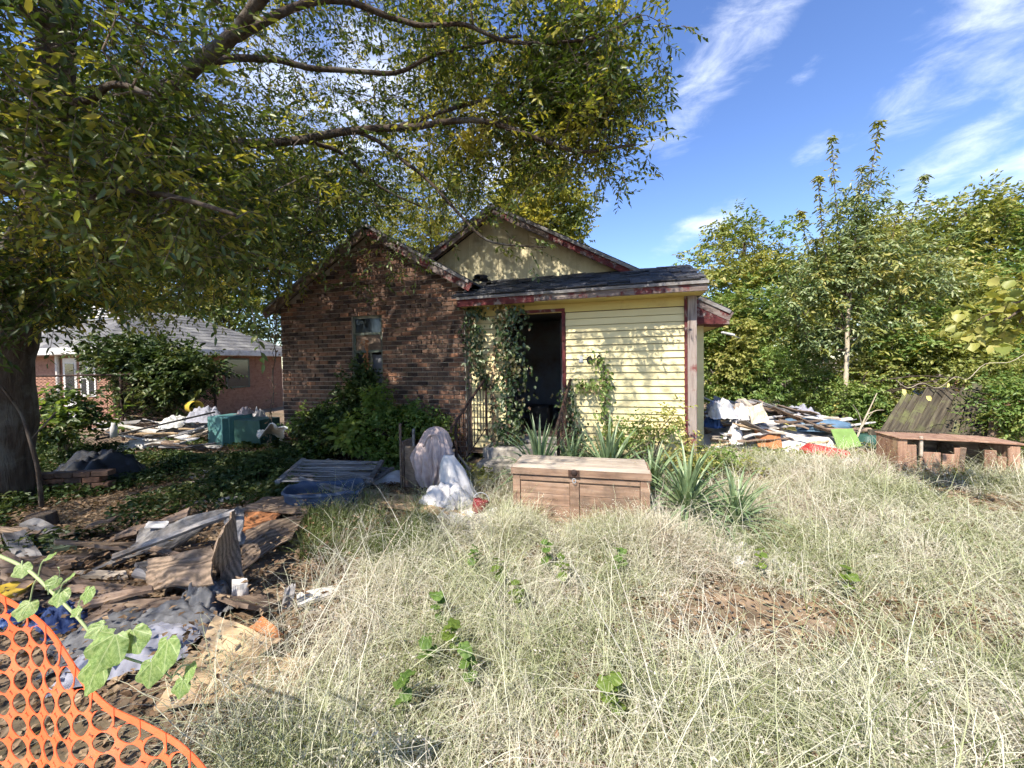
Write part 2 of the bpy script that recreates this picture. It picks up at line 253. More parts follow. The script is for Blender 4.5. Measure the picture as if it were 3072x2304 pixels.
# ------------------------------------------------------------------ helpers
def tag(o, label=None, cat=None, group=None, kind=None):
    for k, v in (('label', label), ('category', cat), ('group', group), ('kind', kind)):
        if v: o[k] = v
    return o
def link(name, me, parent=None, loc=None, rot=None):
    o = bpy.data.objects.new(name, me); COL.objects.link(o)
    if parent: o.parent = parent
    if loc is not None: o.location = loc
    if rot is not None: o.rotation_euler = rot
    return o
def thing(name, label, cat, loc=(0, 0, 0), rz=0.0, group=None):
    return tag(link(name, None, None, loc, (0, 0, rz)), label, cat, group)
class MB:
    def __init__(s): s.v, s.f = [], []
    def raw(s, vs, fs):
        b = len(s.v); s.v += [tuple(p) for p in vs]; s.f += [tuple(i + b for i in f) for f in fs]; return s
    def box(s, x0, x1, y0, y1, z0, z1):
        return s.raw([(x0, y0, z0), (x1, y0, z0), (x1, y1, z0), (x0, y1, z0), (x0, y0, z1), (x1, y0, z1), (x1, y1, z1), (x0, y1, z1)],
                     [(3, 2, 1, 0), (4, 5, 6, 7), (0, 1, 5, 4), (1, 2, 6, 5), (2, 3, 7, 6), (3, 0, 4, 7)])
    def bbox(s, x0, x1, y0, y1, z0, z1, b=.004):
        """a box whose edges are chamfered"""
        vs = []; c = ((x0 + x1) / 2, (y0 + y1) / 2, (z0 + z1) / 2); h = ((x1 - x0) / 2, (y1 - y0) / 2, (z1 - z0) / 2)
        b = min(b, min(h) * .8); bm = bmesh.new(); bmesh.ops.create_cube(bm, size=1)
        for v in bm.verts: v.co = Vector((c[0] + v.co.x * 2 * h[0], c[1] + v.co.y * 2 * h[1], c[2] + v.co.z * 2 * h[2]))
        bmesh.ops.bevel(bm, geom=list(bm.edges), offset=b, segments=1, affect='EDGES')
        bm.verts.ensure_lookup_table()
        s.raw([v.co for v in bm.verts], [[v.index for v in f.verts] for f in bm.faces]); bm.free(); return s
    def tube(s, pts, rad, n=6, cap=True):
        pts = [Vector(p) for p in pts]; m = len(pts)
        if not hasattr(rad, '__len__'): rad = [rad] * m
        rings = []; a = None
        for i, p in enumerate(pts):
            d = (pts[min(i + 1, m - 1)] - pts[max(i - 1, 0)])
            if d.length < 1e-9: d = Vector((0, 0, 1))
            d.normalize()
            if a is None: a = d.orthogonal().normalized()
            else:
                a = a - d * a.dot(d); a = a.normalized() if a.length > 1e-6 else d.orthogonal().normalized()
            b = d.cross(a)
            rings.append([p + (a * math.cos(2 * math.pi * k / n) + b * math.sin(2 * math.pi * k / n)) * rad[i] for k in range(n)])
        vs = [q for r in rings for q in r]; fs = []
        for i in range(m - 1):
            for k in range(n):
                fs.append((i * n + k, i * n + (k + 1) % n, (i + 1) * n + (k + 1) % n, (i + 1) * n + k))
        if cap: fs += [tuple(range(n - 1, -1, -1)), tuple((m - 1) * n + k for k in range(n))]
        return s.raw(vs, fs)
    def lathe(s, prof, n=20, c=(0, 0, 0)):
        vs = []; fs = []
        for r, z in prof:
            for k in range(n): vs.append((c[0] + r * math.cos(2 * math.pi * k / n), c[1] + r * math.sin(2 * math.pi * k / n), c[2] + z))
        for i in range(len(prof) - 1):
            for k in range(n): fs.append((i * n + k, i * n + (k + 1) % n, (i + 1) * n + (k + 1) % n, (i + 1) * n + k))
        return s.raw(vs, fs)
    def slab(s, c4, th, nu=6, nv=4, warp=0.0, seed=0, rag=0.0):
        """a sheet through four corner points, with thickness, warped a little and ragged at the edge"""
        A, B, C, D = [Vector(p) for p in c4]; nrm = (B - A).cross(D - A).normalized()
        top = []
        for j in range(nv + 1):
            for i in range(nu + 1):
                u, v = i / nu, j / nv
                p = A * (1 - u) * (1 - v) + B * u * (1 - v) + C * u * v + D * (1 - u) * v
                if warp: p = p + nrm * warp * mnoise.noise(Vector((u * 2.3 + seed * 3.1, v * 2.3, seed * 1.7)))
                if rag and (i in (0, nu) or j in (0, nv)):
                    cc = (A + B + C + D) / 4; p = p + (cc - p) * rag * random.random()
                top.append(p)
        n = len(top); vs = top + [p - nrm * th for p in top]; fs = []; w = nu + 1
        for j in range(nv):
            for i in range(nu):
                a = j * w + i; fs.append((a, a + 1, a + w + 1, a + w)); fs.append((n + a, n + a + w, n + a + w + 1, n + a + 1))
        bd = [i for i in range(nu)] + [nu + w * j for j in range(nv)] + [nv * w + i for i in range(nu, 0, -1)] + [j * w for j in range(nv, 0, -1)]
        for k in range(len(bd)):
            a, b = bd[k], bd[(k + 1) % len(bd)]; fs.append((b, a, n + a, n + b))
        return s.raw(vs, fs)
    def mesh(s, name, mat, smooth=False):
        me = bpy.data.meshes.new(name); me.from_pydata(s.v, [], s.f); me.update()
        if mat: me.materials.append(MT[mat] if isinstance(mat, str) else mat)
        if smooth: me.polygons.foreach_set('use_smooth', [True] * len(me.polygons))
        return me
    def build(s, name, mat, parent=None, loc=None, rot=None, smooth=False):
        return link(name, s.mesh(name, mat, smooth), parent, loc, rot)
def npmesh(name, V, Fc, mat, smooth=False):
    me = bpy.data.meshes.new(name); V = np.ascontiguousarray(V, dtype=np.float32); Fc = np.ascontiguousarray(Fc, dtype=np.int32)
    k = Fc.shape[1]
    me.vertices.add(len(V)); me.vertices.foreach_set('co', V.ravel())
    me.loops.add(Fc.size); me.loops.foreach_set('vertex_index', Fc.ravel())
    me.polygons.add(len(Fc)); me.polygons.foreach_set('loop_start', np.arange(0, Fc.size, k, dtype=np.int32))
    if smooth: me.polygons.foreach_set('use_smooth', np.ones(len(Fc), dtype=bool))
    me.update(calc_edges=True); me.materials.append(MT[mat] if isinstance(mat, str) else mat)
    return me
def unit(a): return a / np.maximum(np.linalg.norm(a, axis=1, keepdims=True), 1e-9)
def leaves_np(P, D, L, Wd, fold=.25, droop=.15, shape=4, tilt=None, rng=RNG):
    """N leaves: base P, pointing D, length L, width Wd. Each is a folded blade of 2 (shape 4) or 4 (shape 6) triangles"""
    N = len(P); D = unit(D); rnd = rng.normal(size=(N, 3)) if tilt is None else tilt
    S = unit(np.cross(D, rnd)); Nn = np.cross(S, D)
    L = np.broadcast_to(np.asarray(L, float), (N,))[:, None]; Wd = np.broadcast_to(np.asarray(Wd, float), (N,))[:, None]
    tip = P + D * L - Nn * L * droop
    if shape == 4:
        m = P + D * L * .42 - Nn * L * droop * .3
        V = np.stack([P, m + S * Wd * .5 + Nn * Wd * fold, tip, m - S * Wd * .5 + Nn * Wd * fold], 1)
        Fc = np.array([[0, 2, 1], [0, 3, 2]])
    else:
        m1 = P + D * L * .25 - Nn * L * droop * .1; m2 = P + D * L * .62 - Nn * L * droop * .5
        V = np.stack([P, m1 + S * Wd * .44 + Nn * Wd * fold, m2 + S * Wd * .42 + Nn * Wd * fold * .8, tip, m2 - S * Wd * .42 + Nn * Wd * fold * .8, m1 - S * Wd * .44 + Nn * Wd * fold], 1)
        Fc = np.array([[0, 2, 1], [0, 3, 2], [0, 4, 3], [0, 5, 4]])
    k = V.shape[1]
    Fa = (Fc[None] + (np.arange(N) * k)[:, None, None]).reshape(-1, 3)
    return V.reshape(-1, 3), Fa
class LB:
    """collects leaves into one foliage mesh"""
    def __init__(s): s.V, s.F, s.n = [], [], 0
    def add(s, VF):
        V, Fc = VF; s.V.append(V); s.F.append(Fc + s.n); s.n += len(V); return s
    def build(s, name, mat, parent=None, kind=None):
        o = link(name, npmesh(name, np.concatenate(s.V), np.concatenate(s.F), mat), parent)
        if kind: o['kind'] = kind
        return o
def in_ell(n, c, r, rng=RNG, shell=0.0):
    d = unit(rng.normal(size=(n, 3))); q = rng.uniform(shell ** 3, 1, size=(n, 1)) ** (1 / 3)
    return np.asarray(c) + d * q * np.asarray(r)
def smooth_path(pts, k=4):
    pts = [Vector(p) for p in pts]; o = []
    for i in range(len(pts) - 1):
        p0, p1, p2, p3 = pts[max(i - 1, 0)], pts[i], pts[i + 1], pts[min(i + 2, len(pts) - 1)]
        for j in range(k):
            t = j / k
            o.append(.5 * ((2 * p1) + (p2 - p0) * t + (2 * p0 - 5 * p1 + 4 * p2 - p3) * t * t + (3 * p1 - p0 - 3 * p2 + p3) * t ** 3))
    o.append(pts[-1]); return o
# ------------------------------------------------------------------ ground
def gz(x, y):
    return .05 * mnoise.noise(Vector((x * .45, y * .45, 3.3))) + .02 * mnoise.noise(Vector((x * 1.9, y * 1.9, 7.7)))
def gz_np(X, Y): return np.array([gz(a, b) for a, b in zip(X, Y)])
def ground_mesh():
    xs = sorted(set([-400, -200, -100, -60, -40] + [-30 + i for i in range(0, 12)] + [-18 + .4 * i for i in range(0, 90)] + [19 + 1.5 * i for i in range(0, 10)] + [40, 60, 100, 200, 400]))
    ys = sorted(set([-400, -150, -60, -30, -15, -8] + [-5 + .4 * i for i in range(0, 62)] + [20 + 2 * i for i in range(0, 12)] + [50, 70, 100, 200, 500]))
    V = [(x, y, gz(x, y) if abs(x) < 30 and -6 < y < 44 else 0) for y in ys for x in xs]; w = len(xs)
    Fc = [(j * w + i, j * w + i + 1, (j + 1) * w + i + 1, (j + 1) * w + i) for j in range(len(ys) - 1) for i in range(w - 1)]
    return MB().raw(V, Fc)
g = ground_mesh().build('ground', 'ground', smooth=True)
tag(g, 'bare brown earth under the dry grass and fallen leaves', kind='structure')

# ------------------------------------------------------------------ the derelict house (local frame: x along the front, y into depth)
TH = R(16.5); HO = Vector((0, 6.27, 0))
hs = Vector((math.cos(TH), -math.sin(TH), 0)); hn = Vector((math.sin(TH), math.cos(TH), 0))
def HL(x, y, n):
    d = ray(x, y); t = ((HO - CAM).dot(hn) + n) / d.dot(hn); p = CAM + d * t - HO
    return p.dot(hs), p.z
def HW(s, n, z): return HO + hs * s + hn * n + Vector((0, 0, z))
house = thing('derelict_house', 'derelict one-storey house, brick gable wing beside a yellow clapboard front with dark open doorway', 'house', HO, -TH)
NB = -.115                                   # front of the brick wing
bL = HL(283, 380, NB)[0]; bR = HL(466, 380, NB)[0]
ps, pz = HL(371, 229, NB); eL = HL(272, 306, NB); eR = HL(472, 290, NB)
slope = .5 * ((pz - eL[1]) / (ps - eL[0]) + (pz - eR[1]) / (eR[0] - ps))
def rake(s): return pz - abs(s - ps) * slope - .06
w0, wt = HL(351.5, 316.5, NB); w1, _ = HL(381.5, 316.5, NB); wb = wt - 1.45      # window opening
# mortar core of the wall, with the window left open
m = MB()
def wall_strip(s0, s1, zb, ztop):
    k = 6
    for i in range(k):
        a, b = s0 + (s1 - s0) * i / k, s0 + (s1 - s0) * (i + 1) / k
        za, zb2 = ztop(a), ztop(b)
        m.raw([(a, NB + .006, zb), (b, NB + .006, zb), (b, NB + .006, zb2), (a, NB + .006, za), (a, NB + .2, zb), (b, NB + .2, zb), (b, NB + .2, zb2), (a, NB + .2, za)],
              [(0, 1, 2, 3), (7, 6, 5, 4), (3, 2, 6, 7), (0, 3, 7, 4), (1, 5, 6, 2)])
wall_strip(bL, w0, -.05, rake); wall_strip(w1, bR, -.05, rake); wall_strip(w0, w1, -.05, lambda s: wb); 
k = 4
for i in range(k):
    a, b = w0 + (w1 - w0) * i / k, w0 + (w1 - w0) * (i + 1) / k
    m.raw([(a, NB + .006, wt), (b, NB + .006, wt), (b, NB + .006, rake(b)), (a, NB + .006, rake(a)), (a, NB + .2, wt), (b, NB + .2, wt), (b, NB + .2, rake(b)), (a, NB + .2, rake(a))], [(0, 1, 2, 3), (7, 6, 5, 4), (0, 4, 5, 1)])
bwall = m.build('brick_wall', 'mortar', house)
# bricks
BW, BH, JT = .196, .078, .013
bm_ = MB().bbox(-.5 * (BW - JT), .5 * (BW - JT), -.012, .05, -.5 * (BH - JT), .5 * (BH - JT), .004).mesh('brick', 'brick')
cells = []
row = 0; z = .0
while z < pz:
    off = (row % 2) * BW * .5; s = bL - off
    while s < bR:
        a, b = max(s, bL), min(s + BW, bR); s += BW
        zc = z + BH / 2
        segs = [(a, b)]
        if wb - .0 < zc < wt:
            segs = []
            if a < w0: segs.append((a, min(b, w0)))
            if b > w1: segs.append((max(a, w1), b))
        for (a2, b2) in segs:
            if b2 - a2 < .03: continue
            if min(rake(a2), rake(b2)) < zc + BH * .25: continue
            cells.append(((a2 + b2) / 2, zc, b2 - a2))
    z += BH; row += 1
cells.sort(key=lambda c: -(c[0] + 1.2 * (1.0 < c[1] < 3.3)))       # the nearest, plainest ones singly
rest = MB()
for i, (c, zc, wd) in enumerate(cells):
    jit = random.uniform(-.0035, .0035)
    if i < 300:
        o = link('brick', bm_, bwall, (c, NB + jit, zc)); o.scale = ((wd - JT) / (BW - JT), 1, 1)
    else:
        h = (wd - JT) / 2; rest.box(c - h, c + h, NB - .012 + jit, NB + .05, zc - (BH - JT) / 2, zc + (BH - JT) / 2)
o = rest.build('bricks_beyond', 'brick_far', bwall); o['kind'] = 'stuff'
# side return of the wing and rear volume
MB().box(bL + .002, bL + .2, NB + .2, 5.6, -.05, eL[1] - .12).build('wing_side_wall', 'brick_far', house)
MB().box(bR - .2, bR - .002, NB + .2, .16, -.05, 2.6).build('wing_return_wall', 'brick_far', house)
# wing window
win = MB().box(w0 - .02, w1 + .02, NB - .03, NB + .1, wb - .07, wb - .004).build('window', 'greenframe', house)
fr = MB()
for (a, b, c, d) in ((w0, w0 + .045, wb, wt), (w1 - .045, w1, wb, wt), (w0 + .045, w1 - .045, wt - .05, wt), (w0 + .045, w1 - .045, wt - .345, wt - .3), (w0 + .045, w1 - .045, wt - .66, wt - .615), (w0 + .045, w1 - .045, wb, wb + .045)):
    fr.box(a + .001, b - .001, NB + .03, NB + .085, c + .001, d - .001)
fr.build('window_frame', 'greenframe', win)
MB().box(w0 + .04, w1 - .04, NB + .055, NB + .062, wt - .3, wt - .05).build('pane', 'glass', win)
MB().box(w0 + .04, w1 - .04, NB + .055, NB + .062, wt - .615, wt - .345).build('pane', 'brownwood', win)
MB().box(w0 + .04, w1 - .25, NB + .055, NB + .062, wb + .045, wt - .66).build('pane', 'glass', win)
MB().box(w0 + .3, w1 - .05, NB + .12, NB + .13, wb + .05, wt - .7).build('curtain', 'dark_in', win)
# wing roof: two slopes, rake boards, shingle edge
def rboard(name, s0, z0, s1, z1, n0, n1, hgt, mat, parent, lift=0.0):
    """a board running up a slope in the plane of the front"""
    d = Vector((s1 - s0, z1 - z0)).normalized(); q = Vector((-d.y, d.x)) * hgt
    if q.y < 0: q = -q
    l = Vector((-d.y, d.x)) * lift
    if l.y < 0 and lift > 0: l = -l
    a = (s0 + l.x, z0 + l.y); b = (s1 + l.x, z1 + l.y)
    P = [(a[0], a[1]), (b[0], b[1]), (b[0] + q.x, b[1] + q.y), (a[0] + q.x, a[1] + q.y)]
    return MB().raw([(p[0], n0, p[1]) for p in P] + [(p[0], n1, p[1]) for p in P], [(0, 1, 2, 3), (7, 6, 5, 4), (0, 4, 5, 1), (1, 5, 6, 2), (2, 6, 7, 3), (3, 7, 4, 0)]).build(name, mat, parent)
OV = .17
wr = MB()
for sg, e in ((-1, eL), (1, eR)):
    a = (ps, pz + .05); b = (e[0] + sg * .05, pz - abs(e[0] + sg * .05 - ps) * slope + .05)
    wr.raw([(a[0], NB - OV, a[1]), (b[0], NB - OV, b[1]), (b[0], 5.8 if sg < 0 else 1.6, b[1]), (a[0], 5.8, a[1])] + [(a[0], NB - OV, a[1] - .03), (b[0], NB - OV, b[1] - .03), (b[0], 5.8 if sg < 0 else 1.6, b[1] - .03), (a[0], 5.8, a[1] - .03)],
           [(0, 1, 2, 3), (7, 6, 5, 4), (0, 4, 5, 1), (1, 5, 6, 2), (3, 2, 6, 7)])
wroof = wr.build('wing_roof', 'shingle', house)
for sg, e in ((-1, eL), (1, eR)):
    ez = pz - abs(e[0] - ps) * slope
    rboard('rake_board', ps + sg * .002, pz - .145, e[0], ez - .145, NB - OV + .012, NB - OV + .035, .15, 'brownwood' if sg < 0 else 'peeled', wroof)
    rboard('rake_trim', ps + sg * .002, pz - .012, e[0], ez - .012, NB - OV - .012, NB - OV + .01, .045, 'greywood', wroof)
    rboard('soffit_board', ps + sg * .002, pz - .06, e[0], ez - .06, NB - OV + .036, NB - .013, .02, 'brownwood', wroof)
# ---- yellow clapboard front
sR = HL(690, 400, 0)[0]; dL, dH = HL(508, 311, 0); dR = HL(562, 311, 0)[0]; dH = HL(545, 313, 0)[1]; dZ = HL(540, 438, 0)[1]
zS0 = .20; zTop = 2.60
core = MB()
core.box(bR, dL - .05, .02, .14, .1, zTop).box(dR + .05, sR - .002, .02, .14, .1, zTop).box(dL - .05, dR + .05, .02, .14, dH + .05, zTop)
core.box(sR - .14, sR - .002, .14, 5.6, .1, zTop)
sw = core.build('clapboard_wall', 'brownwood', house)  # dark core shows through the board gaps to deepen the lap shadow lines
EXP = .1035
def clap(s0, s1, z0, z1):
    return MB().raw([(s0, -.026, z0), (s1, -.026, z0), (s1, -.004, z1), (s0, -.004, z1), (s0, .018, z0), (s1, .018, z0), (s1, .018, z1), (s0, .018, z1)],
                    [(0, 1, 2, 3), (7, 6, 5, 4), (0, 4, 5, 1), (1, 5, 6, 2), (2, 6, 7, 3), (3, 7, 4, 0)])
z = zS0; i = 0
while z < 2.28:
    sag = random.uniform(-.002, .002)
    parts = [(bR + .06, dL - .055), (dR + .055, sR - .05)] if z < dH + .02 else [(bR + .06, sR - .05)]
    if z < dZ - .4: parts = [(dR + .055, sR - .05)]
    for (a, b) in parts:
        clap(a, b, z + sag + .006, z + EXP - .001).build('siding_board', 'siding', sw)
    z += EXP; i += 1
zfr = z
MB().box(bR + .06, sR - .05, -.028, .018, zfr + .01, zTop + .05).build('frieze_board', 'soffit', sw)
# corner post and narrow red edge board
post = MB().bbox(sR - .035, sR + .085, -.06, .1, .16, 2.62, .006).build('corner_post', 'redpost', house)
MB().box(sR - .075, sR - .037, -.045, .05, .16, 2.62).build('edge_board', 'red', post)
MB().box(bR + .004, bR + .058, -.03, .03, .2, 2.62).build('edge_board', 'brownwood', sw)
# door opening: red jambs and head, dark room behind, a grey door ajar
jm = MB().box(dR, dR + .05, -.045, .16, dZ, dH).build('door_jamb', 'red', house)
MB().box(dL - .05, dL, -.045, .16, dZ, dH).build('door_jamb', 'red', house)
MB().box(dL - .05, dR + .05, -.05, .16, dH + .002, dH + .052).build('door_head', 'red', house)
MB().box(dL - .05, dR + .05, -.10, .16, dZ - .06, dZ - .002).build('door_sill', 'concrete', house)
din = MB().bbox(-.86, 0, -.02, .02, 0.02, dH - dZ - .03, .004).build('inner_door', 'door', house, (dR - .01, .2, dZ), (0, 0, -R(78)))
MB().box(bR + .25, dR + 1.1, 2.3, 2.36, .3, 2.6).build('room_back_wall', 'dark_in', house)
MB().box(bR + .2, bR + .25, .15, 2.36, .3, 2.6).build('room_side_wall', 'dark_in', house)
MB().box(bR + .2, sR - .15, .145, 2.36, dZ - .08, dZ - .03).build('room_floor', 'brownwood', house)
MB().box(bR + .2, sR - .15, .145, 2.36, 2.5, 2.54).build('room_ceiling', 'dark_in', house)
MB().bbox(dL + .1, dL + .5, .8, 1.2, dZ - .03, dZ + .42, .03).build('room_box', 'black', house)
# ---- porch roof (a low shed) with eave boards and shingles
NG = 1.275; NE = -.36
e0 = bR - .12; e1 = sR + .17; zE = HL(700, 279, NE)[1]; zB = HL(609.6, 272, NG)[1]
def prz(n): return zE + (zB - zE) * (n - NE) / (NG - NE)
proof = MB().raw([(e0, NE, zE - .035), (e1, NE, zE - .035), (e1, NG + .02, zB - .035), (e0, NG + .02, zB - .035), (e0, NE, zE - .01), (e1, NE, zE - .01), (e1, NG + .02, zB - .01), (e0, NG + .02, zB - .01)],
                 [(3, 2, 1, 0), (4, 5, 6, 7), (0, 1, 5, 4), (1, 2, 6, 5), (2, 3, 7, 6), (3, 0, 4, 7)]).build('porch_roof', 'shingle', house)
pit = math.atan2(zB - zE, NG - NE)
shm = [MB().raw([(0, 0, -.004), (w, 0, -.004), (w, .24, -.004), (0, .24, -.004), (0, 0, .010), (w, 0, .010), (w, .24, .001), (0, .24, .001)],
                [(3, 2, 1, 0), (4, 5, 6, 7), (0, 1, 5, 4), (1, 2, 6, 5), (2, 3, 7, 6), (3, 0, 4, 7)]).mesh('shingle', 'shingle') for w in (.295, .30, .305)]
L_ = math.hypot(zB - zE, NG - NE); c = 0; d = -.012
while d < L_ - .1:
    s = e0 + .005 - (c % 2) * .15 + .0
    while s < e1 - .08:
        s0 = max(s, e0 + .003)
        o = link('shingle', random.choice(shm), proof, (s0, NE + d * math.cos(pit), zE + d * math.sin(pit) + random.uniform(0, .014)), (pit + random.uniform(-.03, .06), random.uniform(-.03, .03), random.uniform(-.02, .02)))
        wd = min(s + .3, e1 + .012) - s0; o.scale = (wd / .302, 1, 1)
        s += .303
    d += .145; c += 1
MB().bbox(e0 + .1, e0 + 1.35, NE - .004, NE + .02, zE - .17, zE - .037, .003).build('fascia_board', 'red', proof)
MB().bbox(e0 + 1.355, e1 - .002, NE - .002, NE + .022, zE - .155, zE - .037, .003).build('fascia_board', 'peeled', proof)
MB().box(e1 - .024, e1, NE + .024, NG, zE - .15, zE - .04).build('fascia_board', 'greywood', proof)
MB().box(e0 + .1, e1 + .012, NE - .03, NE - .006, zE - .062, zE - .022).build('drip_board', 'greywood', proof)
MB().box(e0 + .12, e1 - .026, NE + .024, -.03, zE - .165, zE - .145).build('soffit', 'soffit', proof)
MB().box(sR - .13, sR + .01, .145, NG, .2, zE - .1).build('porch_side_wall', 'siding', house)
# ---- main gable behind, with battens and rake boards
gp, gpz = HL(494, 209, NG - .1); gslope = .55
gr_ = HL(727, 306, NG - .1)
def grk(s): return gpz - abs(s - gp) * (gslope if s > gp else .6)
gs0, gs1 = gp - 4.2, gr_[0] - .32
gv = []; k = 14
gw = MB()
for i in range(k):
    a, b = gs0 + (gs1 - gs0) * i / k, gs0 + (gs1 - gs0) * (i + 1) / k
    for (a, b) in ((a, gp), (gp, b)) if a < gp < b else ((a, b),):
        gw.raw([(a, NG, 2.56), (b, NG, 2.56), (b, NG, max(2.57, grk(b) - .08)), (a, NG, max(2.57, grk(a) - .08)), (a, NG + .1, 2.56), (b, NG + .1, 2.56), (b, NG + .1, max(2.57, grk(b) - .08)), (a, NG + .1, max(2.57, grk(a) - .08))], [(0, 1, 2, 3), (7, 6, 5, 4), (3, 2, 6, 7)])
gwall = gw.build('gable_wall', 'gable', house)
s = gp - 1.8
while s < gs1:
    if grk(s) > zB - .1: MB().box(s - .012, s + .012, NG - .014, NG + .003, 2.9, grk(s) - .12).build('batten', 'gable', gwall)
    s += .305
mr_ = MB(); GO = .28
for sg, sl, e in ((-1, .6, gs0 - .3), (1, gslope, gr_[0])):
    b = (e, gpz - abs(e - gp) * sl + .05); a = (gp, gpz + .05)
    mr_.raw([(a[0], NG - GO, a[1]), (b[0], NG - GO, b[1]), (b[0], 5.8, b[1]), (a[0], 5.8, a[1]), (a[0], NG - GO, a[1] - .035), (b[0], NG - GO, b[1] - .035), (b[0], 5.8, b[1] - .035), (a[0], 5.8, a[1] - .035)], [(0, 1, 2, 3), (7, 6, 5, 4), (0, 4, 5, 1), (1, 5, 6, 2)])
mroof = mr_.build('main_roof', 'shingle', house)
for sg, sl, e in ((-1, .6, gs0 - .3), (1, gslope, gr_[0])):
    ez = gpz - abs(e - gp) * sl
    kk = 3
    for j in range(kk):
        t0, t1 = j / kk, (j + 1) / kk - .002
        rboard('rake_board', gp + (e - gp) * t0, gpz + (ez - gpz) * t0 - .15, gp + (e - gp) * t1, gpz + (ez - gpz) * t1 - .15, NG - GO + .012, NG - GO + .036, .15, 'peeled' if j != 1 else 'red', mroof)
    rboard('rake_trim', gp, gpz - .03, e, ez - .03, NG - GO - .012, NG - GO + .01, .055, 'greywood', mroof)
    rboard('soffit_board', gp, gpz - .05, e, ez - .05, NG - GO + .037, NG - .002, .02, 'brownwood', mroof)
# boxed eave return on the far right
er = gr_[0]; ez = gpz - (er - gp) * gslope
MB().raw([(er - .52, NG - GO + .02, ez - .17), (er, NG - GO + .02, ez - .20), (er, NG - GO + .02, ez - .04), (er - .52, NG - GO + .02, ez + .21), (er - .52, NG + .3, ez - .17), (er, NG + .3, ez - .20), (er, NG + .3, ez - .04), (er - .52, NG + .3, ez + .21)],
         [(0, 1, 2, 3), (7, 6, 5, 4), (0, 4, 5, 1), (1, 5, 6, 2), (2, 6, 7, 3), (3, 7, 4, 0)]).build('eave_return', 'red', mroof)
MB().box(er - .03, er, NG + .31, 5.75, ez - .19, ez - .02).build('fascia_board', 'red', mroof)
MB().box(er - .5, er - .04, NG + .31, 5.75, ez - .19, ez - .17).build('soffit', 'soffit', mroof)
MB().box(gs1 - .15, gs1, NG + .1, 5.6, 0, ez + .1).build('main_side_wall', 'siding', house)
MB().box(bL + .2, gs1, 5.6, 5.7, 0, 3).build('main_back_wall', 'brick_far', house)
# broken flashing and moss where the wing meets the porch roof
for (x, y, n, w, h) in ((480, 277, .5, .3, .16), (492, 282, .7, .28, .1)):
    s, zz = HL(x, y, n)
    MB().slab([(s - w / 2, n, zz - h / 2), (s + w / 2, n + .03, zz - h / 2 - .02), (s + w / 2, n + .05, zz + h / 2 - .05), (s - w / 2 + .05, n, zz + h / 2)], .02, warp=.1, rag=.25, seed=x).build('torn_flashing', 'black', proof)
# ---- house number: worn 1, ring 0 and a half hidden 8
def ring(cx, cz, r0, r1, sx=.72, n=20):
    b = MB(); vs = []; fs = []
    for k in range(n):
        a = 2 * math.pi * k / n
        for rr in (r0, r1):
            for nn in (-.034, -.022): vs.append((cx + rr * sx * math.cos(a), nn, cz + rr * math.sin(a)))
    for k in range(n):
        i, j = 4 * k, 4 * ((k + 1) % n)
        fs += [(i, j, j + 2, i + 2), (i + 1, i + 3, j + 3, j + 1), (i + 2, j + 2, j + 3, i + 3), (i, i + 1, j + 1, j)]
    return b.raw(vs, fs)
a, b = HL(581, 358.5, -.03)
MB().raw([(a - .035, -.032, b - .06), (a + .035, -.032, b - .06), (a + .022, -.032, b + .045), (a - .018, -.032, b + .05), (a - .035, -.022, b - .06), (a + .035, -.022, b - .06), (a + .022, -.022, b + .045), (a - .018, -.022, b + .05)],
         [(0, 1, 2, 3), (7, 6, 5, 4), (0, 4, 5, 1), (1, 5, 6, 2), (2, 6, 7, 3), (3, 7, 4, 0)]).build('digit', 'steel', sw)
a, b = HL(589.5, 360, -.03); ring(a, b, .03, .06).build('digit', 'black', sw)
a, b = HL(599, 359, -.03); q = ring(a, b + .02, .02, .042, .8); q.v += []; q2 = ring(a, b - .04, .024, .05, .8); q.raw(q2.v, q2.f); q.build('digit', 'black', sw)

# ------------------------------------------------------------------ steps and iron railings
st = thing('concrete_steps', 'crumbling concrete steps up to the open doorway', 'steps', HW(0, 0, 0), -TH)
for i, (zz, n0) in enumerate(((dZ - .07, -.55), (dZ - .23, -.85), (dZ - .39, -1.12))):
    MB().bbox(dL - .28 + .01 * i, dR + .22 - .01 * i, n0, -.11, -.1, zz, .02).build('step', 'concrete', st)
def railing(label, s0, n0, n1, ztop0, ztop1, zb0, zb1, mirror=1):
    t = thing('iron_railing', label, 'railing', HW(s0, 0, 0), -TH, 'rusty railings of the front steps')
    MB().tube([(0, n1, ztop1 - .95), (0, n1, ztop1)], .022, 6).build('post', 'iron', t)
    MB().tube([(0, n0, -.05), (0, n0, ztop0)], .022, 6).build('post', 'iron', t)
    MB().tube(smooth_path([(0, n1 + .1, ztop1 + .02), (0, n1, ztop1), (0, n0, ztop0), (0, n0 - .12, ztop0 - .04), (0, n0 - .15, ztop0 - .12)]), .021, 6).build('handrail', 'iron', t)
    MB().tube([(0, n1, zb1), (0, n0, zb0)], .011, 6).build('bottom_rail', 'iron', t)
    for k in range(1, 9):
        u = k / 9; n = n1 + (n0 - n1) * u
        MB().tube([(0, n, zb1 + (zb0 - zb1) * u), (0, n, ztop1 + (ztop0 - ztop1) * u)], .0085, 5).build('baluster', 'iron', t)
railing('rusty iron stair railing leaning beside the brick corner', dL - .34, -1.35, -.18, .84, 1.38, .16, .58)
railing('rusty iron stair railing with red flakes at the door side toward the siding', dR + .12, -1.2, -.12, .84, 1.30, .16, .55)
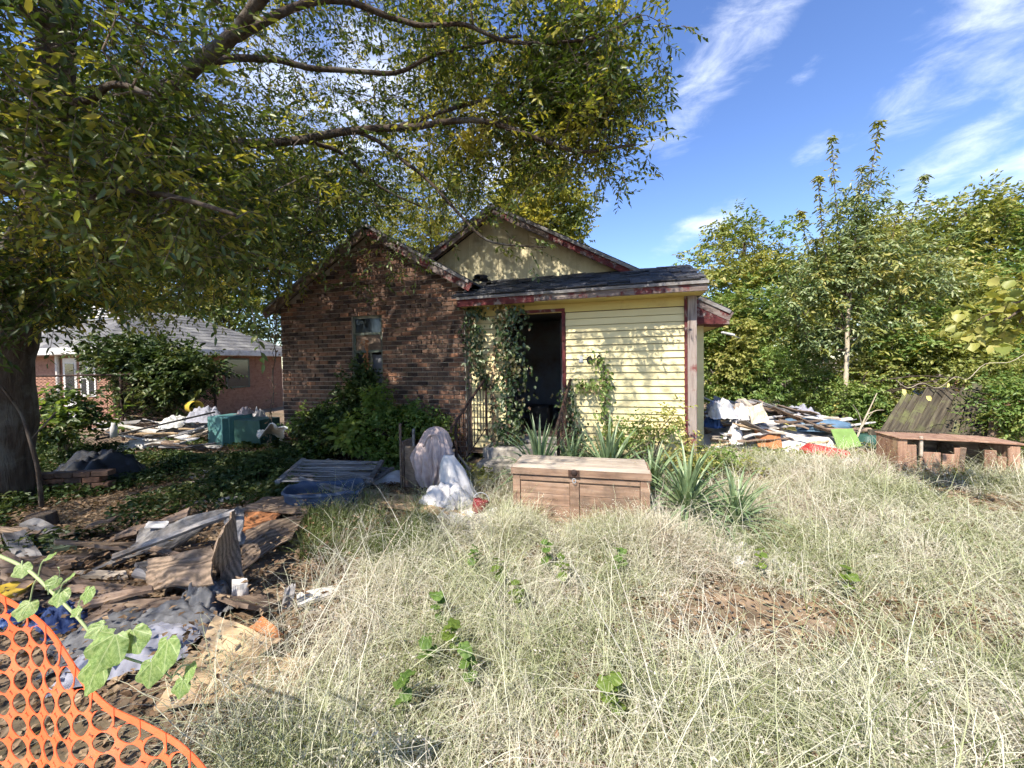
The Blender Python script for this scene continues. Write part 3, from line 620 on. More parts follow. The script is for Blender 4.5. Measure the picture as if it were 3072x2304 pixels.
# ------------------------------------------------------------------ trees
UPV = np.array([0, 0, 1.0])
def ribbons_np(A, B, w):
    """thin twigs as three-sided prisms from A to B"""
    N = len(A); D = unit(B - A); S = unit(np.cross(D, RNG.normal(size=(N, 3)))); T = np.cross(S, D); ww = np.broadcast_to(np.asarray(w), (N,))[:, None]
    o = [S, -.5 * S + .866 * T, -.5 * S - .866 * T]
    V = np.stack([A + o[i] * ww for i in range(3)] + [B + o[i] * ww * .5 for i in range(3)], 1)
    Fc = np.array([[0, 1, 4], [0, 4, 3], [1, 2, 5], [1, 5, 4], [2, 0, 3], [2, 3, 5]])
    return V.reshape(-1, 3), (Fc[None] + (np.arange(N) * 6)[:, None, None]).reshape(-1, 3)
def sprays(lb, tw, C, K, m, slen, L, Wd, down=.25, spread=.25, shape=4, out=None, tww=.003, fold=.22):
    """K leafy sprays at each point of C; m leaflets along each"""
    n = len(C) * K
    B = np.repeat(C, K, 0) + RNG.normal(size=(n, 3)) * spread
    d = RNG.normal(size=(n, 3)); d[:, 2] = d[:, 2] * .55 - down
    if out is not None: d += np.repeat(out, K, 0) * .9
    d = unit(d); sl = slen * RNG.uniform(.6, 1.25, size=(n, 1))
    if tw is not None: tw.add(ribbons_np(B - d * sl * .15, B + d * sl, tww))
    side = unit(np.cross(d, UPV + RNG.normal(size=(n, 3)) * .3))
    for j in range(m):
        t = (j + .6) / m; sg = 1 if j % 2 else -1
        P = B + d * sl * t
        D = d * .55 + side * sg * .8 + RNG.normal(size=(n, 3)) * .22; D[:, 2] -= .28
        if j == m - 1: D = d + RNG.normal(size=(n, 3)) * .15
        lb.add(leaves_np(P, D, L * RNG.uniform(.65, 1.25, n), Wd * RNG.uniform(.75, 1.2, n), shape=shape, tilt=UPV + RNG.normal(size=(n, 3)) * .55, fold=fold))
def limb_mesh(path, r0, r1, n=8, wob=.0):
    p = smooth_path(path, 5); k = len(p)
    p = [q + Vector((mnoise.noise(q * 1.7), mnoise.noise(q * 1.7 + Vector((9, 0, 0))), mnoise.noise(q * 1.7 + Vector((0, 9, 0))))) * wob for q in p]
    rr = [(r0 + (r1 - r0) * (i / (k - 1)) ** .8) * (1 + .08 * mnoise.noise(q * 6)) for i, q in enumerate(p)]
    return MB().tube(p, rr, n), p
def twigs_to(C, skel, tws, r=.010):
    """a curved twig from the nearest bit of a limb to each leaf clump"""
    S0 = np.array([list(p) for p in skel]); m = len(S0); S = np.zeros((m + 2 * len(C), 3)); S[:m] = S0
    A, B, Rr = [], [], []
    outs = np.zeros((len(C), 3)); d0 = np.array([np.min(np.linalg.norm(S0 - c, axis=1)) for c in C])
    for i in np.argsort(d0):                      # grown outwards, each twig from the nearest wood already there
        c = C[i]; d = np.linalg.norm(S[:m] - c, axis=1); k = np.argmin(d); p = S[k]; dm = d[k]
        mid = (p + c) / 2 + RNG.normal(size=3) * .13 * dm + np.array([0, 0, .10 * dm])
        w = r * (.5 + .9 * min(1.0, dm)) * (1.5 if k < len(S0) else 1.0)
        A += [p, mid]; B += [mid, c]; Rr += [w, w * .6]; outs[i] = (c - p) / max(dm, 1e-6)
        S[m] = mid; S[m + 1] = c; m += 2
    tws.add(ribbons_np(np.array(A), np.array(B), np.array(Rr)))
    return outs

# --- the big shade tree at the left edge of the yard
big = thing('shade_tree', 'huge shade tree at the left edge, its limbs spreading across the sky', 'tree')
skel = []
def add_limb(parent, pts, r0, r1, name='limb', wob=.05, n=8):
    mb, p = limb_mesh(pts, r0, r1, n, wob); skel.extend(p)
    return mb.build(name, 'bark', parent, smooth=True)
tb = PT(-6, 420, 4.6); tb.z = -.15
fork = PT(44, 205, 4.7)
add_limb(big, [tb, PT(-2, 400, 4.6), PT(6, 330, 4.6), PT(22, 270, 4.65), fork, PT(54, 90, 4.6), PT(62, 0, 4.5), PT(80, -90, 4.4), PT(95, -190, 4.4)], .34, .09, 'trunk', .03, 12)
LIMBS = [
    ([fork, PT(95, 150, 4.5), PT(148, 105, 4.3), PT(205, 60, 4.1), PT(261, 2, 3.9), PT(320, -70, 3.7), PT(400, -150, 3.6)], .11, .035),
    ([PT(40, 240, 4.7), PT(110, 180, 4.9), PT(193, 136, 5.0), PT(255, 143, 5.0), PT(341, 133, 4.9), PT(418, 127, 4.8), PT(480, 121, 4.7), PT(542, 142, 4.6), PT(588, 152, 4.5), PT(636, 142, 4.4)], .085, .012),
    ([PT(120, 125, 4.4), PT(175, 80, 4.6), PT(225, 58, 4.7), PT(270, 60, 4.8), PT(330, 70, 4.9), PT(395, 72, 4.9), PT(450, 50, 4.9), PT(520, 35, 4.8)], .06, .015),
    ([PT(235, 35, 4.0), PT(300, 5, 4.3), PT(350, 2, 4.4), PT(395, 17, 4.5), PT(421, 26, 4.5), PT(465, 24, 4.5), PT(515, 45, 4.5), PT(580, 40, 4.4), PT(640, 15, 4.3)], .05, .012),
    ([PT(300, 138, 4.9), PT(341, 151, 5.2), PT(377, 185, 5.5), PT(420, 205, 5.7)], .035, .012),
    ([PT(350, 130, 4.9), PT(394, 152, 4.9), PT(440, 192, 4.8), PT(480, 235, 4.6), PT(511, 244, 4.6), PT(545, 247, 4.6)], .03, .008),
    ([PT(400, 127, 4.9), PT(460, 108, 5.2), PT(520, 95, 5.4), PT(585, 100, 5.5), PT(640, 75, 5.5)], .035, .01),
    ([PT(45, 215, 4.7), PT(120, 205, 6.0), PT(200, 190, 7.2), PT(290, 180, 8.0), PT(370, 170, 8.6)], .10, .03),
    ([PT(42, 230, 4.7), PT(90, 255, 5.6), PT(150, 270, 6.4), PT(215, 265, 7.2), PT(280, 270, 7.6)], .07, .02),
    ([PT(40, 220, 4.6), PT(90, 200, 3.6), PT(140, 190, 3.0), PT(190, 200, 2.7), PT(240, 215, 2.6)], .05, .01),
    ([PT(40, 190, 4.6), PT(60, 120, 3.4), PT(110, 90, 2.8), PT(150, 95, 2.6)], .05, .012),
    ([PT(60, 30, 4.5), Vector((-6.5, 2.6, 6.2)), Vector((-7.0, .8, 6.8)), Vector((-6.8, -1.0, 7.0))], .10, .03),
    ([PT(60, 10, 4.5), Vector((-4.6, 3.0, 6.8)), Vector((-3.4, 1.6, 7.6)), Vector((-2.6, .6, 8.0))], .09, .03),
    ([PT(70, -40, 4.5), Vector((-4.2, 5.4, 7.4)), Vector((-2.6, 6.6, 8.6)), Vector((-.8, 7.4, 9.2))], .09, .03),
    ([PT(75, -80, 4.5), Vector((-5.0, 6.4, 7.8)), Vector((-5.2, 8.4, 8.6))], .09, .03),
    ([fork, Vector((-7.4, 5.6, 5.2)), Vector((-9.2, 6.8, 6.0))], .09, .03),
    ([fork, Vector((-7.2, 3.4, 4.6)), Vector((-8.4, 2.0, 5.2)), Vector((-8.6, .4, 5.6))], .09, .03),
]
for pts, r0, r1 in LIMBS: add_limb(big, pts, r0 * .95, r1 * 1.1)
def keep(C):
    """where this crown has foliage: not over the open sky on the right, not right in front of the lens"""
    V = C - np.array(CAM)
    z = V @ np.array(fwd); x = V @ np.array(RT) / np.maximum(z, .01) * F_PX + 512; y = 384 - SHIFT_PX - V @ np.array(UP) / np.maximum(z, .01) * F_PX
    far = np.linalg.norm(V, axis=1) > 2.1
    return far, x, y, z
E1 = in_ell(1400, (-3.3, 5.0, 6.6), (5.1, 4.9, 4.0))
E2 = in_ell(430, (-6.2, 1.2, 6.0), (3.4, 3.8, 2.6))
E3 = in_ell(210, (-3.6, 3.4, 3.6), (1.6, 1.5, 1.0))                 # low foliage near the camera on the left
E4 = in_ell(380, (-4.8, 7.4, 4.1), (3.0, 2.4, 1.5))                 # hanging in front of the neighbour's roof
E5 = np.concatenate([in_ell(20, PT(x, y, Y), (r, .5, .35)) for x, y, Y, r in ((20, 250, 3.9, .8), (60, 285, 4.0, .7), (110, 300, 6.2, .9), (180, 300, 6.6, .9), (240, 295, 7.0, .8), (20, 290, 3.8, .5), (120, 240, 3.3, .8), (200, 215, 3.0, .6), (60, 200, 3.2, .7))])
E6 = np.concatenate([in_ell(26, PT(x, y, Y), (.7, .8, .45)) for x, y, Y in ((520, 60, 4.8), (570, 40, 4.8), (610, 30, 4.7), (590, 90, 4.8), (550, 100, 5.0), (500, 100, 5.0), (615, 65, 4.7), (470, 60, 5.2), (620, 105, 4.6), (460, 130, 5.0), (530, 140, 4.9), (575, 130, 4.8))])
C = np.concatenate([E1, E2, E3, E4, E5, E6])
far, px, py, pzz = keep(C)
lowlim = np.interp(px, [-600, 0, 60, 130, 230, 285, 340, 420, 480, 520, 560, 600, 650, 690], [335, 320, 306, 292, 298, 275, 225, 212, 205, 190, 160, 155, 140, 30])
rr_ = np.array([mnoise.noise(Vector(c) * .9) for c in C])
ok = far & ((pzz < .3) | ((py < lowlim + rr_ * 30) & (px < 635 + rr_ * 30 - np.clip(py - 100, 0, 300) * .25)))
ok &= (C[:, 2] > 2.1) & (rr_ > -.42)
ok &= ~((pzz > 0) & (pzz < 4.5) & (px > 230) & (px < 560) & (py < 190) & (py > -40))
# keep the sun on the open grass: thin the crown where its shadow would fall in front of the chest
sh = C[:, :2] - np.array([sun_vec.x, sun_vec.y]) / sun_vec.z * C[:, 2:3]
ok &= ~((sh[:, 0] > -1.1 + (sh[:, 1] - 2.6) * -.12) & (sh[:, 1] < 3.55))
_d = np.array(sun_vec); _hn = np.array(hn); _t = ((C - np.array(HO)) @ _hn) / (_d @ _hn); _q = C - _d[None] * _t[:, None]; _qs = (_q - np.array(HO)) @ np.array(hs); _qz = _q[:, 2]
hid = (py < -15) | (pzz < .3)  # clumps out of view, thinned below so sun dapples reach the house
pk = np.where((_qs > dL) & (_qs < sR + .6) & (_qz > -.6) & (_qz < 2.7), np.interp(_qs + (2.4 - _qz) * .5, [dL, 1.0, 2.2, 3.4], [.9, .75, .6, .35]), 1.0)
pk = np.where((_qs > bL - .3) & (_qs < dL) & (_qz > -1.2) & (_qz < 1.3), .42, pk)
pk = np.where((_qs > bL - .3) & (_qs < dL) & (_qz >= 1.3) & (_qz < 3.2), .55, pk)
pk = np.where((_qs > bR - .4) & (_qs < sR + 1) & (_qz >= 2.7) & (_qz < 5), .45, pk)
ok &= ~hid | (RNG.uniform(size=len(C)) < pk)
C = C[ok]
tw = LB(); outs = twigs_to(C, skel, tw)
lb = LB(); lg = LB()
far, px, py, pzz = keep(C)
gold = (px > 400) & (px < 680) & (py < 160) & (np.array([mnoise.noise(Vector(c) * .75 + Vector((4, 0, 0))) for c in C]) > -.08)  # right-hand clumps take the brighter leaf, sunlight put into their colour
gold |= np.array([mnoise.noise(Vector(c) * 1.1) for c in C]) > .34
near = pzz < 3.7
for sel, B_, (L0, W0, K, m) in ((~gold & ~near, lb, (.088, .036, 8, 9)), (gold & ~near, lg, (.09, .038, 8, 9)), (~gold & near, lb, (.085, .032, 6, 9)), (gold & near, lg, (.085, .033, 6, 9))):
    if sel.sum(): sprays(B_, tw, C[sel], K, m, .36, L0, W0, down=.22, spread=.20, shape=4 if L0 > .086 else 6, out=outs[sel])
# outer edge branchlets reaching into the blue
edge = [PT(x, y, Y) for x, y, Y in ((650, 20, 4.4), (662, 60, 4.4), (640, 95, 4.4), (655, 112, 4.4), (628, 128, 4.4), (645, 148, 4.4), (620, 168, 4.4), (600, 180, 4.4), (612, 185, 4.4), (575, 165, 4.5), (560, 176, 4.5), (660, 40, 4.3), (590, 130, 4.4), (545, 170, 4.5), (520, 200, 4.6), (480, 225, 4.6), (500, 243, 4.6), (530, 248, 4.6), (455, 230, 4.7), (430, 235, 4.8), (400, 245, 5.0), (385, 258, 5.2), (410, 262, 5.2), (440, 215, 5), (360, 250, 5.4), (350, 270, 5.6), (395, 275, 5.4), (375, 285, 5.6))]
eC = np.array([list(p) for p in edge]); eo = twigs_to(eC, skel, tw, .006)
sprays(lb, tw, eC, 5, 8, .3, .075, .03, down=.4, spread=.10, out=eo)
lb.build('crown', 'bigleaf', big, 'stuff'); lg.build('sunlit_tone_crown', 'goldleaf', big, 'stuff'); tw.build('twigs', 'twig', big, 'stuff')

def auto_tree(name, label, base, top_r, crowns, ncl, K, m, slen, L, Wd, mat, mat2=None, group=None, nl=7, r0=.16, down=.15, cat='tree', seed=0, zmin=.4, fold=.22):
    """trunk, limbs into the crown volumes, twigs and leaves"""
    t = thing(name, label, cat, group=group); sk = []
    base = Vector(base); zt = max(c[2] + r[2] * .5 for c, r in crowns); c0 = Vector(crowns[0][0])
    top = Vector((c0.x, c0.y, zt))
    tp = [base + Vector((0, 0, -.2)), base.lerp(top, .25) + Vector((.1, 0, 0)), base.lerp(top, .6) + Vector((-.1, .05, 0)), top]
    mb, p = limb_mesh(tp, r0, r0 * .2, 8, .08); sk += p; mb.build('trunk', 'bark', t, smooth=True)
    for i in range(nl):
        c, r = crowns[i % len(crowns)]
        e = Vector(in_ell(1, c, [v * .8 for v in r], shell=.5)[0]); s = p[int(len(p) * random.uniform(.25, .8))]
        mb, q = limb_mesh([s, s.lerp(e, .5) + Vector((0, 0, .12 * (e - s).length)), e], r0 * .4, r0 * .08, 6, .06); sk += q; mb.build('limb', 'bark', t, smooth=True)
    C = np.concatenate([in_ell(max(4, int(ncl * (r[0] * r[1] * r[2]) ** .667 / sum((q[0] * q[1] * q[2]) ** .667 for _, q in crowns))), c, r, shell=.45) for c, r in crowns])
    nzv = np.array([mnoise.noise(Vector(c) * (1.1 / max(.5, crowns[0][1][0] * .4)) + Vector((seed, 0, 0))) for c in C]); C = C[(nzv > -.33) & (C[:, 2] > zmin)]
    nzv = np.array([mnoise.noise(Vector(c) * .6 + Vector((seed, 5, 0))) for c in C])
    tw = LB(); o = twigs_to(C, sk, tw, max(.006, r0 * .06))
    A = LB(); sel = nzv > (.12 if mat2 else 9)
    if (~sel).sum(): sprays(A, None, C[~sel], K, m, slen, L, Wd, down, slen * .6, out=o[~sel], fold=fold); A.build('crown', mat, t, 'stuff')
    if sel.sum(): B = LB(); sprays(B, None, C[sel], K, m, slen, L, Wd, down, slen * .6, out=o[sel], fold=fold); B.build('crown_patch', mat2, t, 'stuff')
    tw.build('twigs', 'twig', t, 'stuff')
    return t
def cw(x, y, Y, rx, ry, rz): return (tuple(PT(x, y, Y)), (rx, ry, rz))
def gb(x, Y): p = PT(x, 400, Y); return (p.x, p.y, 0)
auto_tree('maple_tree', 'round yellow-green tree rising behind the main gable peak', gb(535, 21), 1, [cw(535, 198, 21, 2.1, 2.0, 2.0), cw(555, 220, 21, 1.9, 2, 2.0), cw(520, 235, 21.5, 2.5, 2, 2.2), cw(545, 285, 22, 2.5, 2, 2)], 420, 10, 8, .5, .21, .13, 'goldleaf', 'oliveleaf', seed=1)
auto_tree('background_tree', 'leafy tree with yellow patches above the brick wing roof', gb(440, 19), 1, [cw(430, 215, 19, 3.2, 2, 2.2), cw(380, 240, 19, 3, 2, 2.5), cw(460, 262, 19, 2.5, 2, 1.8)], 300, 9, 8, .5, .16, .08, 'oliveleaf', 'goldleaf', 'trees behind the houses', seed=2)
auto_tree('background_tree', 'dark broad tree behind the neighbouring low roof', gb(230, 20), 1, [cw(230, 240, 20, 4.2, 2.5, 3.6), cw(300, 225, 20, 3.2, 2.5, 3.4), cw(170, 280, 20, 3.5, 2.5, 2.5), cw(255, 315, 20, 3.5, 2.5, 1.8)], 640, 10, 8, .6, .2, .11, 'bigleaf', 'oliveleaf', 'trees behind the houses', seed=3)
auto_tree('background_tree', 'dark tree at the far left edge beyond the shade tree trunk', gb(60, 19), 1, [cw(60, 200, 19, 4.5, 2.5, 4.5), cw(10, 280, 18, 4, 2.5, 3.0), cw(110, 130, 19, 4, 2.5, 3.5), cw(90, 290, 19, 4, 2.5, 2.5)], 640, 10, 8, .6, .2, .11, 'bigleaf', 'oliveleaf', 'trees behind the houses', seed=4)
auto_tree('background_tree', 'tall pale-topped tree just right of the porch eave', gb(745, 17), 1, [cw(745, 252, 17, 2.0, 1.8, 1.6), cw(715, 290, 16.5, 1.8, 1.8, 1.6), cw(770, 300, 17, 2.3, 1.8, 2.0), cw(730, 345, 16, 2.3, 1.6, 1.7), cw(790, 350, 16, 2.2, 1.6, 1.6)], 440, 9, 8, .42, .19, .095, 'oliveleaf', 'greenleaf', 'trees behind the right-hand lot', seed=5)
auto_tree('background_tree', 'broad yellow-green tree on the skyline at the right edge', gb(975, 14), 1, [cw(965, 228, 14, 2.0, 1.6, 1.1), cw(1010, 240, 14, 2.4, 1.6, 1.5), cw(930, 262, 14, 1.7, 1.6, 1.4), cw(985, 300, 13.5, 2.5, 1.6, 1.6)], 420, 9, 8, .40, .18, .085, 'oliveleaf', 'greenleaf', 'trees behind the right-hand lot', seed=6)
auto_tree('background_tree', 'green tree filling the gap behind the tall shoots', gb(890, 15), 1, [cw(880, 262, 15, 2.2, 1.6, 1.6), cw(840, 300, 15, 2.3, 1.6, 1.8), cw(930, 320, 14.5, 2.4, 1.6, 1.8)], 360, 9, 8, .42, .18, .09, 'oliveleaf', 'greenleaf', 'trees behind the right-hand lot', seed=7)
# shrubs in front of them, right lot
for i, (lab, args) in enumerate((
    ('feathery bright green bush behind the junk heap beside the house', ([cw(760, 372, 10.5, 1.1, .9, .75), cw(800, 385, 10.5, 1.1, .9, .8), cw(735, 395, 10.5, .8, .8, .6), cw(830, 400, 10.2, .9, .7, .6)], 'brightleaf', 'greenleaf', .085, .03)),
    ('dark green bush against the side of the derelict house', ([cw(722, 345, 10.5, .7, .8, .9), cw(728, 385, 10.5, .6, .8, .8), cw(740, 318, 11.0, .8, .8, .7)], 'greenleaf', 'oliveleaf', .09, .05)),
    ('tall mixed green thicket behind the tall shoots', ([cw(800, 320, 11.5, 1.3, .9, 1.1), cw(850, 350, 11, 1.2, .9, 1.2), cw(890, 330, 11, 1.3, .9, 1.2), cw(815, 275, 12, 1.0, .9, .9)], 'greenleaf', 'greyleaf', .10, .05)),
    ('vine-smothered bush above the leaning fence boards', ([cw(925, 350, 8.6, 1.1, .7, .5), cw(975, 345, 8.2, .9, .7, .45), cw(890, 368, 8.8, .8, .7, .45), cw(1010, 360, 7.6, .7, .6, .35)], 'greenleaf', 'oliveleaf', .085, .05)),
    ('tangled brown and green scrub along the old fence', ([cw(866, 400, 8.4, .6, .4, .4), cw(1000, 380, 7.2, .5, .4, .3), cw(1022, 405, 6.2, .35, .3, .4)], 'oliveleaf', 'greenleaf', .06, .03)),
    ('yellow-green shrub between the right-hand neighbour and the tall shoots', ([cw(950, 300, 11, 1.3, .9, .9), cw(1000, 325, 10, 1.0, .9, .6), cw(915, 295, 11.5, 1.1, .9, 1.0)], 'oliveleaf', 'greenleaf', .10, .045)),
)):
    cr, m1, m2, L_, W_ = args
    b = cr[0][0]
    auto_tree('bush', lab, (b[0], b[1], 0), 1, cr, 240, 10, 9, .26, L_ * 1.15, W_ * 1.15, m1, m2, 'bushes of the right-hand lot', nl=9, r0=.05, down=.1, cat='bush', seed=20 + i, zmin=.1)

# --- sapling with tall upright shoots
sap = thing('sapling', 'young tree sending tall upright leafy shoots above the thicket into the blue', 'tree'); sk = []
sb = Vector(gb(846, 8.6))
lb = LB(); lb2 = LB(); tw = LB()
mb, p = limb_mesh([sb - Vector((0, 0, .2)), PT(846, 385, 8.6), PT(848, 320, 8.6), PT(850, 270, 8.6)], .06, .03, 7, .04); sk += p; mb.build('trunk', 'paletwig', sap, smooth=True)
shoots = [(848, 300, 878, 123), (846, 300, 832, 138), (850, 310, 925, 176), (845, 320, 800, 212), (848, 300, 862, 168), (850, 330, 958, 232), (846, 330, 782, 262), (848, 310, 900, 205), (846, 300, 818, 178), (850, 340, 938, 270), (846, 330, 815, 240), (847, 340, 870, 232), (850, 330, 905, 262), (846, 350, 795, 305)]
for i, (x0, y0, x1, y1) in enumerate(shoots):
    Y = 8.6 + random.uniform(-.7, .5); a = PT(x0, y0, 8.6); e = PT(x1, y1, Y); md = a.lerp(e, .5) + (Vector((0, 0, -.35)) + (e - a).cross(Vector((0, 1, 0))) * .03)
    md.x = a.x + (e.x - a.x) * .62
    mb, p = limb_mesh([a, md, e], .022, .005, 6, .03); sk += p; mb.build('shoot', 'twig', sap, smooth=True)
    k = len(p)
    for j in range(int(k * .25), k):
        q = p[j]; n = 27; u = j / (k - 1)
        P = np.array(q)[None] + RNG.normal(size=(n, 3)) * .03 + (np.array(p[min(j + 1, k - 1)]) - np.array(q))[None] * RNG.uniform(0, 1, (n, 1))
        a_ = RNG.uniform(0, 6.28, n); D = np.stack([np.cos(a_), np.sin(a_), .15 - .6 * RNG.uniform(0, 1, n)], 1)
        (lb if RNG.uniform() < .7 else lb2).add(leaves_np(P, D, .115 * RNG.uniform(.7, 1.2, n), .04, droop=.4, tilt=UPV + RNG.normal(size=(n, 3)) * .3, shape=6))
C = np.concatenate([in_ell(40, PT(860, 205, 8.6), (.55, .5, .7)), in_ell(70, PT(845, 262, 8.6), (.75, .6, .8)), in_ell(80, PT(880, 255, 8.6), (.9, .6, .7)), in_ell(70, PT(915, 275, 8.6), (.8, .6, .6)), in_ell(70, PT(815, 290, 8.8), (.7, .5, .6)), in_ell(60, PT(860, 320, 8.6), (1.1, .5, .6))])
o = twigs_to(C, sk, tw, .006); s1 = RNG.uniform(size=len(C)) < .72
sprays(lb, None, C[s1], 3, 9, .4, .125, .045, .35, .12, 4, o[s1]); sprays(lb2, None, C[~s1], 3, 9, .4, .125, .045, .35, .12, 4, o[~s1])
lb.build('crown', 'greyleaf', sap, 'stuff'); lb2.build('browning_crown', 'oliveleaf', sap, 'stuff'); tw.build('twigs', 'twig', sap, 'stuff')

# --- shrubs and vines at the brick wall, low trees at the chain-link fence
def bush(name, label, blobs, n, mat, L, Wd, K=5, m=7, sl=.14, mat2=None, group=None, base=None, cat='bush', seed=0, shape=6):
    t = thing(name, label, cat, group=group)
    C = np.concatenate([in_ell(int(n * (r[0] * r[2]) / sum(q[0] * q[2] for _, q in blobs)) + 3, c, r, shell=.3) for c, r in blobs]); C[:, 2] = np.maximum(C[:, 2], .04)
    b = Vector(base) if base else Vector((blobs[0][0][0], blobs[0][0][1], 0)); st = MB(); sk = []
    for i in range(8):
        e = Vector(C[RNG.integers(len(C))]); s = b + Vector((random.uniform(-.15, .15), random.uniform(-.1, .1), -.05))
        p = smooth_path([s, s.lerp(e, .5) + Vector((0, 0, .1)), e], 4); sk += p; st.tube(p, [.012 - .008 * i_ / (len(p) - 1) for i_ in range(len(p))], 5)
    st.build('stems', 'twig', t)
    tw = LB(); o = twigs_to(C, sk, tw, .0035); tw.build('twigs', 'twig', t, 'stuff')
    nzv = np.array([mnoise.noise(Vector(c) * 2.2 + Vector((seed, 5, 0))) for c in C]); sel = nzv > (.1 if mat2 else 9)
    A = LB(); sprays(A, None, C[~sel], K, m, sl, L, Wd, .15, sl * .5, shape, o[~sel]); A.build('foliage', mat, t, 'stuff')
    if sel.sum(): B = LB(); sprays(B, None, C[sel], K, m, sl, L, Wd, .15, sl * .5, shape, o[sel]); B.build('foliage_patch', mat2, t, 'stuff')
    return t
G1 = 'shrubs under the brick wall'
bush('shrub', 'dark leafy shrub at the left foot of the brick wall', [cw(312, 425, 6.7, .36, .25, .22), cw(330, 412, 6.7, .2, .2, .2), cw(305, 455, 6.5, .4, .3, .26)], 150, 'greenleaf', .06, .038, mat2='darkleaf', group=G1, seed=1)
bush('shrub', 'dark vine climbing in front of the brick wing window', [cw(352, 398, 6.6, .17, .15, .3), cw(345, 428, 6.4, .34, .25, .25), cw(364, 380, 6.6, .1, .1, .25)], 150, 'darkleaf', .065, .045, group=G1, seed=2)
bush('shrub', 'sunlit bright green shrub between the window and the draped cloth', [cw(385, 420, 6.1, .25, .2, .2), cw(392, 455, 5.9, .34, .25, .25), cw(412, 420, 6.1, .2, .18, .2), cw(376, 400, 6.2, .15, .15, .15)], 180, 'greenleaf', .06, .042, mat2='limeleaf', group=G1, seed=3)
bush('shrub', 'lime-leaved sprig catching the sun at mid wall below the window', [cw(358, 440, 5.9, .2, .15, .14), cw(345, 430, 5.9, .14, .1, .1)], 26, 'limeleaf', .09, .07, K=4, m=5, group=G1, seed=4)
bush('shrub', 'dull green shrub beside the iron railing at the brick corner', [cw(438, 430, 6.1, .17, .15, .2), cw(452, 470, 5.5, .16, .16, .14), cw(480, 485, 5.2, .16, .12, .1)], 90, 'greenleaf', .055, .035, mat2='oliveleaf', group=G1, seed=5)
bush('shrub', 'small leafy weeds at the foot of the clapboard wall by the corner post', [cw(640, 432, 5.3, .22, .15, .22), cw(668, 425, 5.2, .15, .12, .25), cw(615, 440, 5.4, .25, .12, .15)], 60, 'oliveleaf', .05, .032, K=4, m=5, mat2='greenleaf', seed=6)
bush('shrub', 'low spiky greenery right of the chest by the house corner', [cw(690, 460, 4.9, .25, .2, .18), cw(720, 462, 5.2, .25, .2, .15)], 70, 'oliveleaf', .05, .02, K=5, m=6, mat2='greenleaf', seed=7)
def ivy(label, pts, wd, n, L, mat='ivy', mat2=None, name='ivy', stem='twig'):
    """leaves hung on climbing stems; pts are places on or near the wall, top to bottom"""
    t = thing(name, label, 'ivy'); pts = smooth_path(pts, 6); st = MB()
    for k in range(3):
        st.tube([p + Vector((random.uniform(-1, 1) * wd * .35, random.uniform(-.02, .02), 0)) for p in pts], .006, 5)
    st.build('stems', stem, t)
    idx = RNG.integers(0, len(pts) - 1, n); P = np.array([list(p) for p in pts])[idx] + RNG.normal(size=(n, 3)) * np.array([wd * .42, .05, .05])
    P[:, 1] -= .04; D = RNG.normal(size=(n, 3)) * .45 + np.array([0, -.35, -.75])
    A = LB(); sel = RNG.uniform(size=n) < (.10 if mat2 else -1)
    A.add(leaves_np(P[~sel], D[~sel], L * RNG.uniform(.6, 1.3, (~sel).sum()), L * .72, shape=6, droop=.2, tilt=np.array([0, -1.0, .5]) + RNG.normal(size=((~sel).sum(), 3)) * .5)); A.build('foliage', mat, t, 'stuff')
    if sel.sum(): B = LB(); B.add(leaves_np(P[sel], D[sel], L * RNG.uniform(.6, 1.2, sel.sum()), L * .6, shape=6, tilt=np.array([0, -1.0, .5]) + RNG.normal(size=(sel.sum(), 3)) * .5)); B.build('dry_foliage', mat2, t, 'stuff')
    return t
def hw(x, y, n): s, z = HL(x, y, n); return HW(s, n, z)
ivy('dark ivy hanging down the brick corner under the eave', [hw(474, 303, -.12), hw(474, 330, -.13), hw(477, 360, -.13), hw(486, 388, -.14)], .22, 420, .065, mat2='deadleaf')
ivy('thick column of ivy on the left of the doorway', [hw(508, 310, -.2), hw(510, 340, -.22), hw(512, 370, -.24), hw(510, 410, -.26), hw(508, 440, -.3), hw(505, 462, -.35)], .30, 1150, .07, mat2='deadleaf')
ivy('thin browning vine beside the ivy column', [hw(495, 345, -.1), hw(494, 380, -.12), hw(493, 420, -.14), hw(492, 450, -.16)], .12, 170, .05, 'deadleaf', 'ivy')
ivy('ivy wrapped round the railing on the right of the doorway', [hw(566, 392, -.3), hw(568, 410, -.35), hw(572, 430, -.4), hw(578, 452, -.4)], .2, 300, .055, mat2='deadleaf')
ivy('bright vine climbing over the house number on the yellow siding', [hw(598, 358, -.09), hw(604, 372, -.1), hw(605, 392, -.08), hw(603, 410, -.06), hw(610, 430, -.06), hw(606, 452, -.08)], .16, 210, .06, 'greenleaf', 'deadleaf')
ivy('side sprig of vine on the siding next to the door jamb', [hw(578, 386, -.07), hw(588, 384, -.08), hw(596, 388, -.08)], .16, 90, .055, 'greenleaf', 'deadleaf')
ivy('reddish dead vine hanging over the brick wing window', [hw(366, 340, -.3), hw(368, 365, -.3), hw(370, 385, -.3), hw(374, 410, -.32)], .05, 150, .04, 'reddeadleaf', name='dead_vine', stem='orangebrown')
ivy('pale dry vine running up the left corner of the brick wing', [hw(279, 270, -.3), hw(276, 320, -.3), hw(274, 370, -.3), hw(270, 430, -.4), hw(268, 460, -.5)], .1, 130, .04, 'deadleaf', 'oliveleaf', name='dead_vine')
bush('low_tree', 'dark drooping low tree in front of the neighbouring brick house', [cw(150, 360, 9.2, 1.0, .6, .45), cw(120, 352, 9.3, .7, .5, .3), cw(185, 372, 9.0, .7, .5, .4), cw(160, 392, 9.2, .8, .5, .4)], 330, 'darkleaf', .11, .06, K=6, m=7, sl=.3, base=PT(160, 432, 9.3), cat='tree', seed=8)
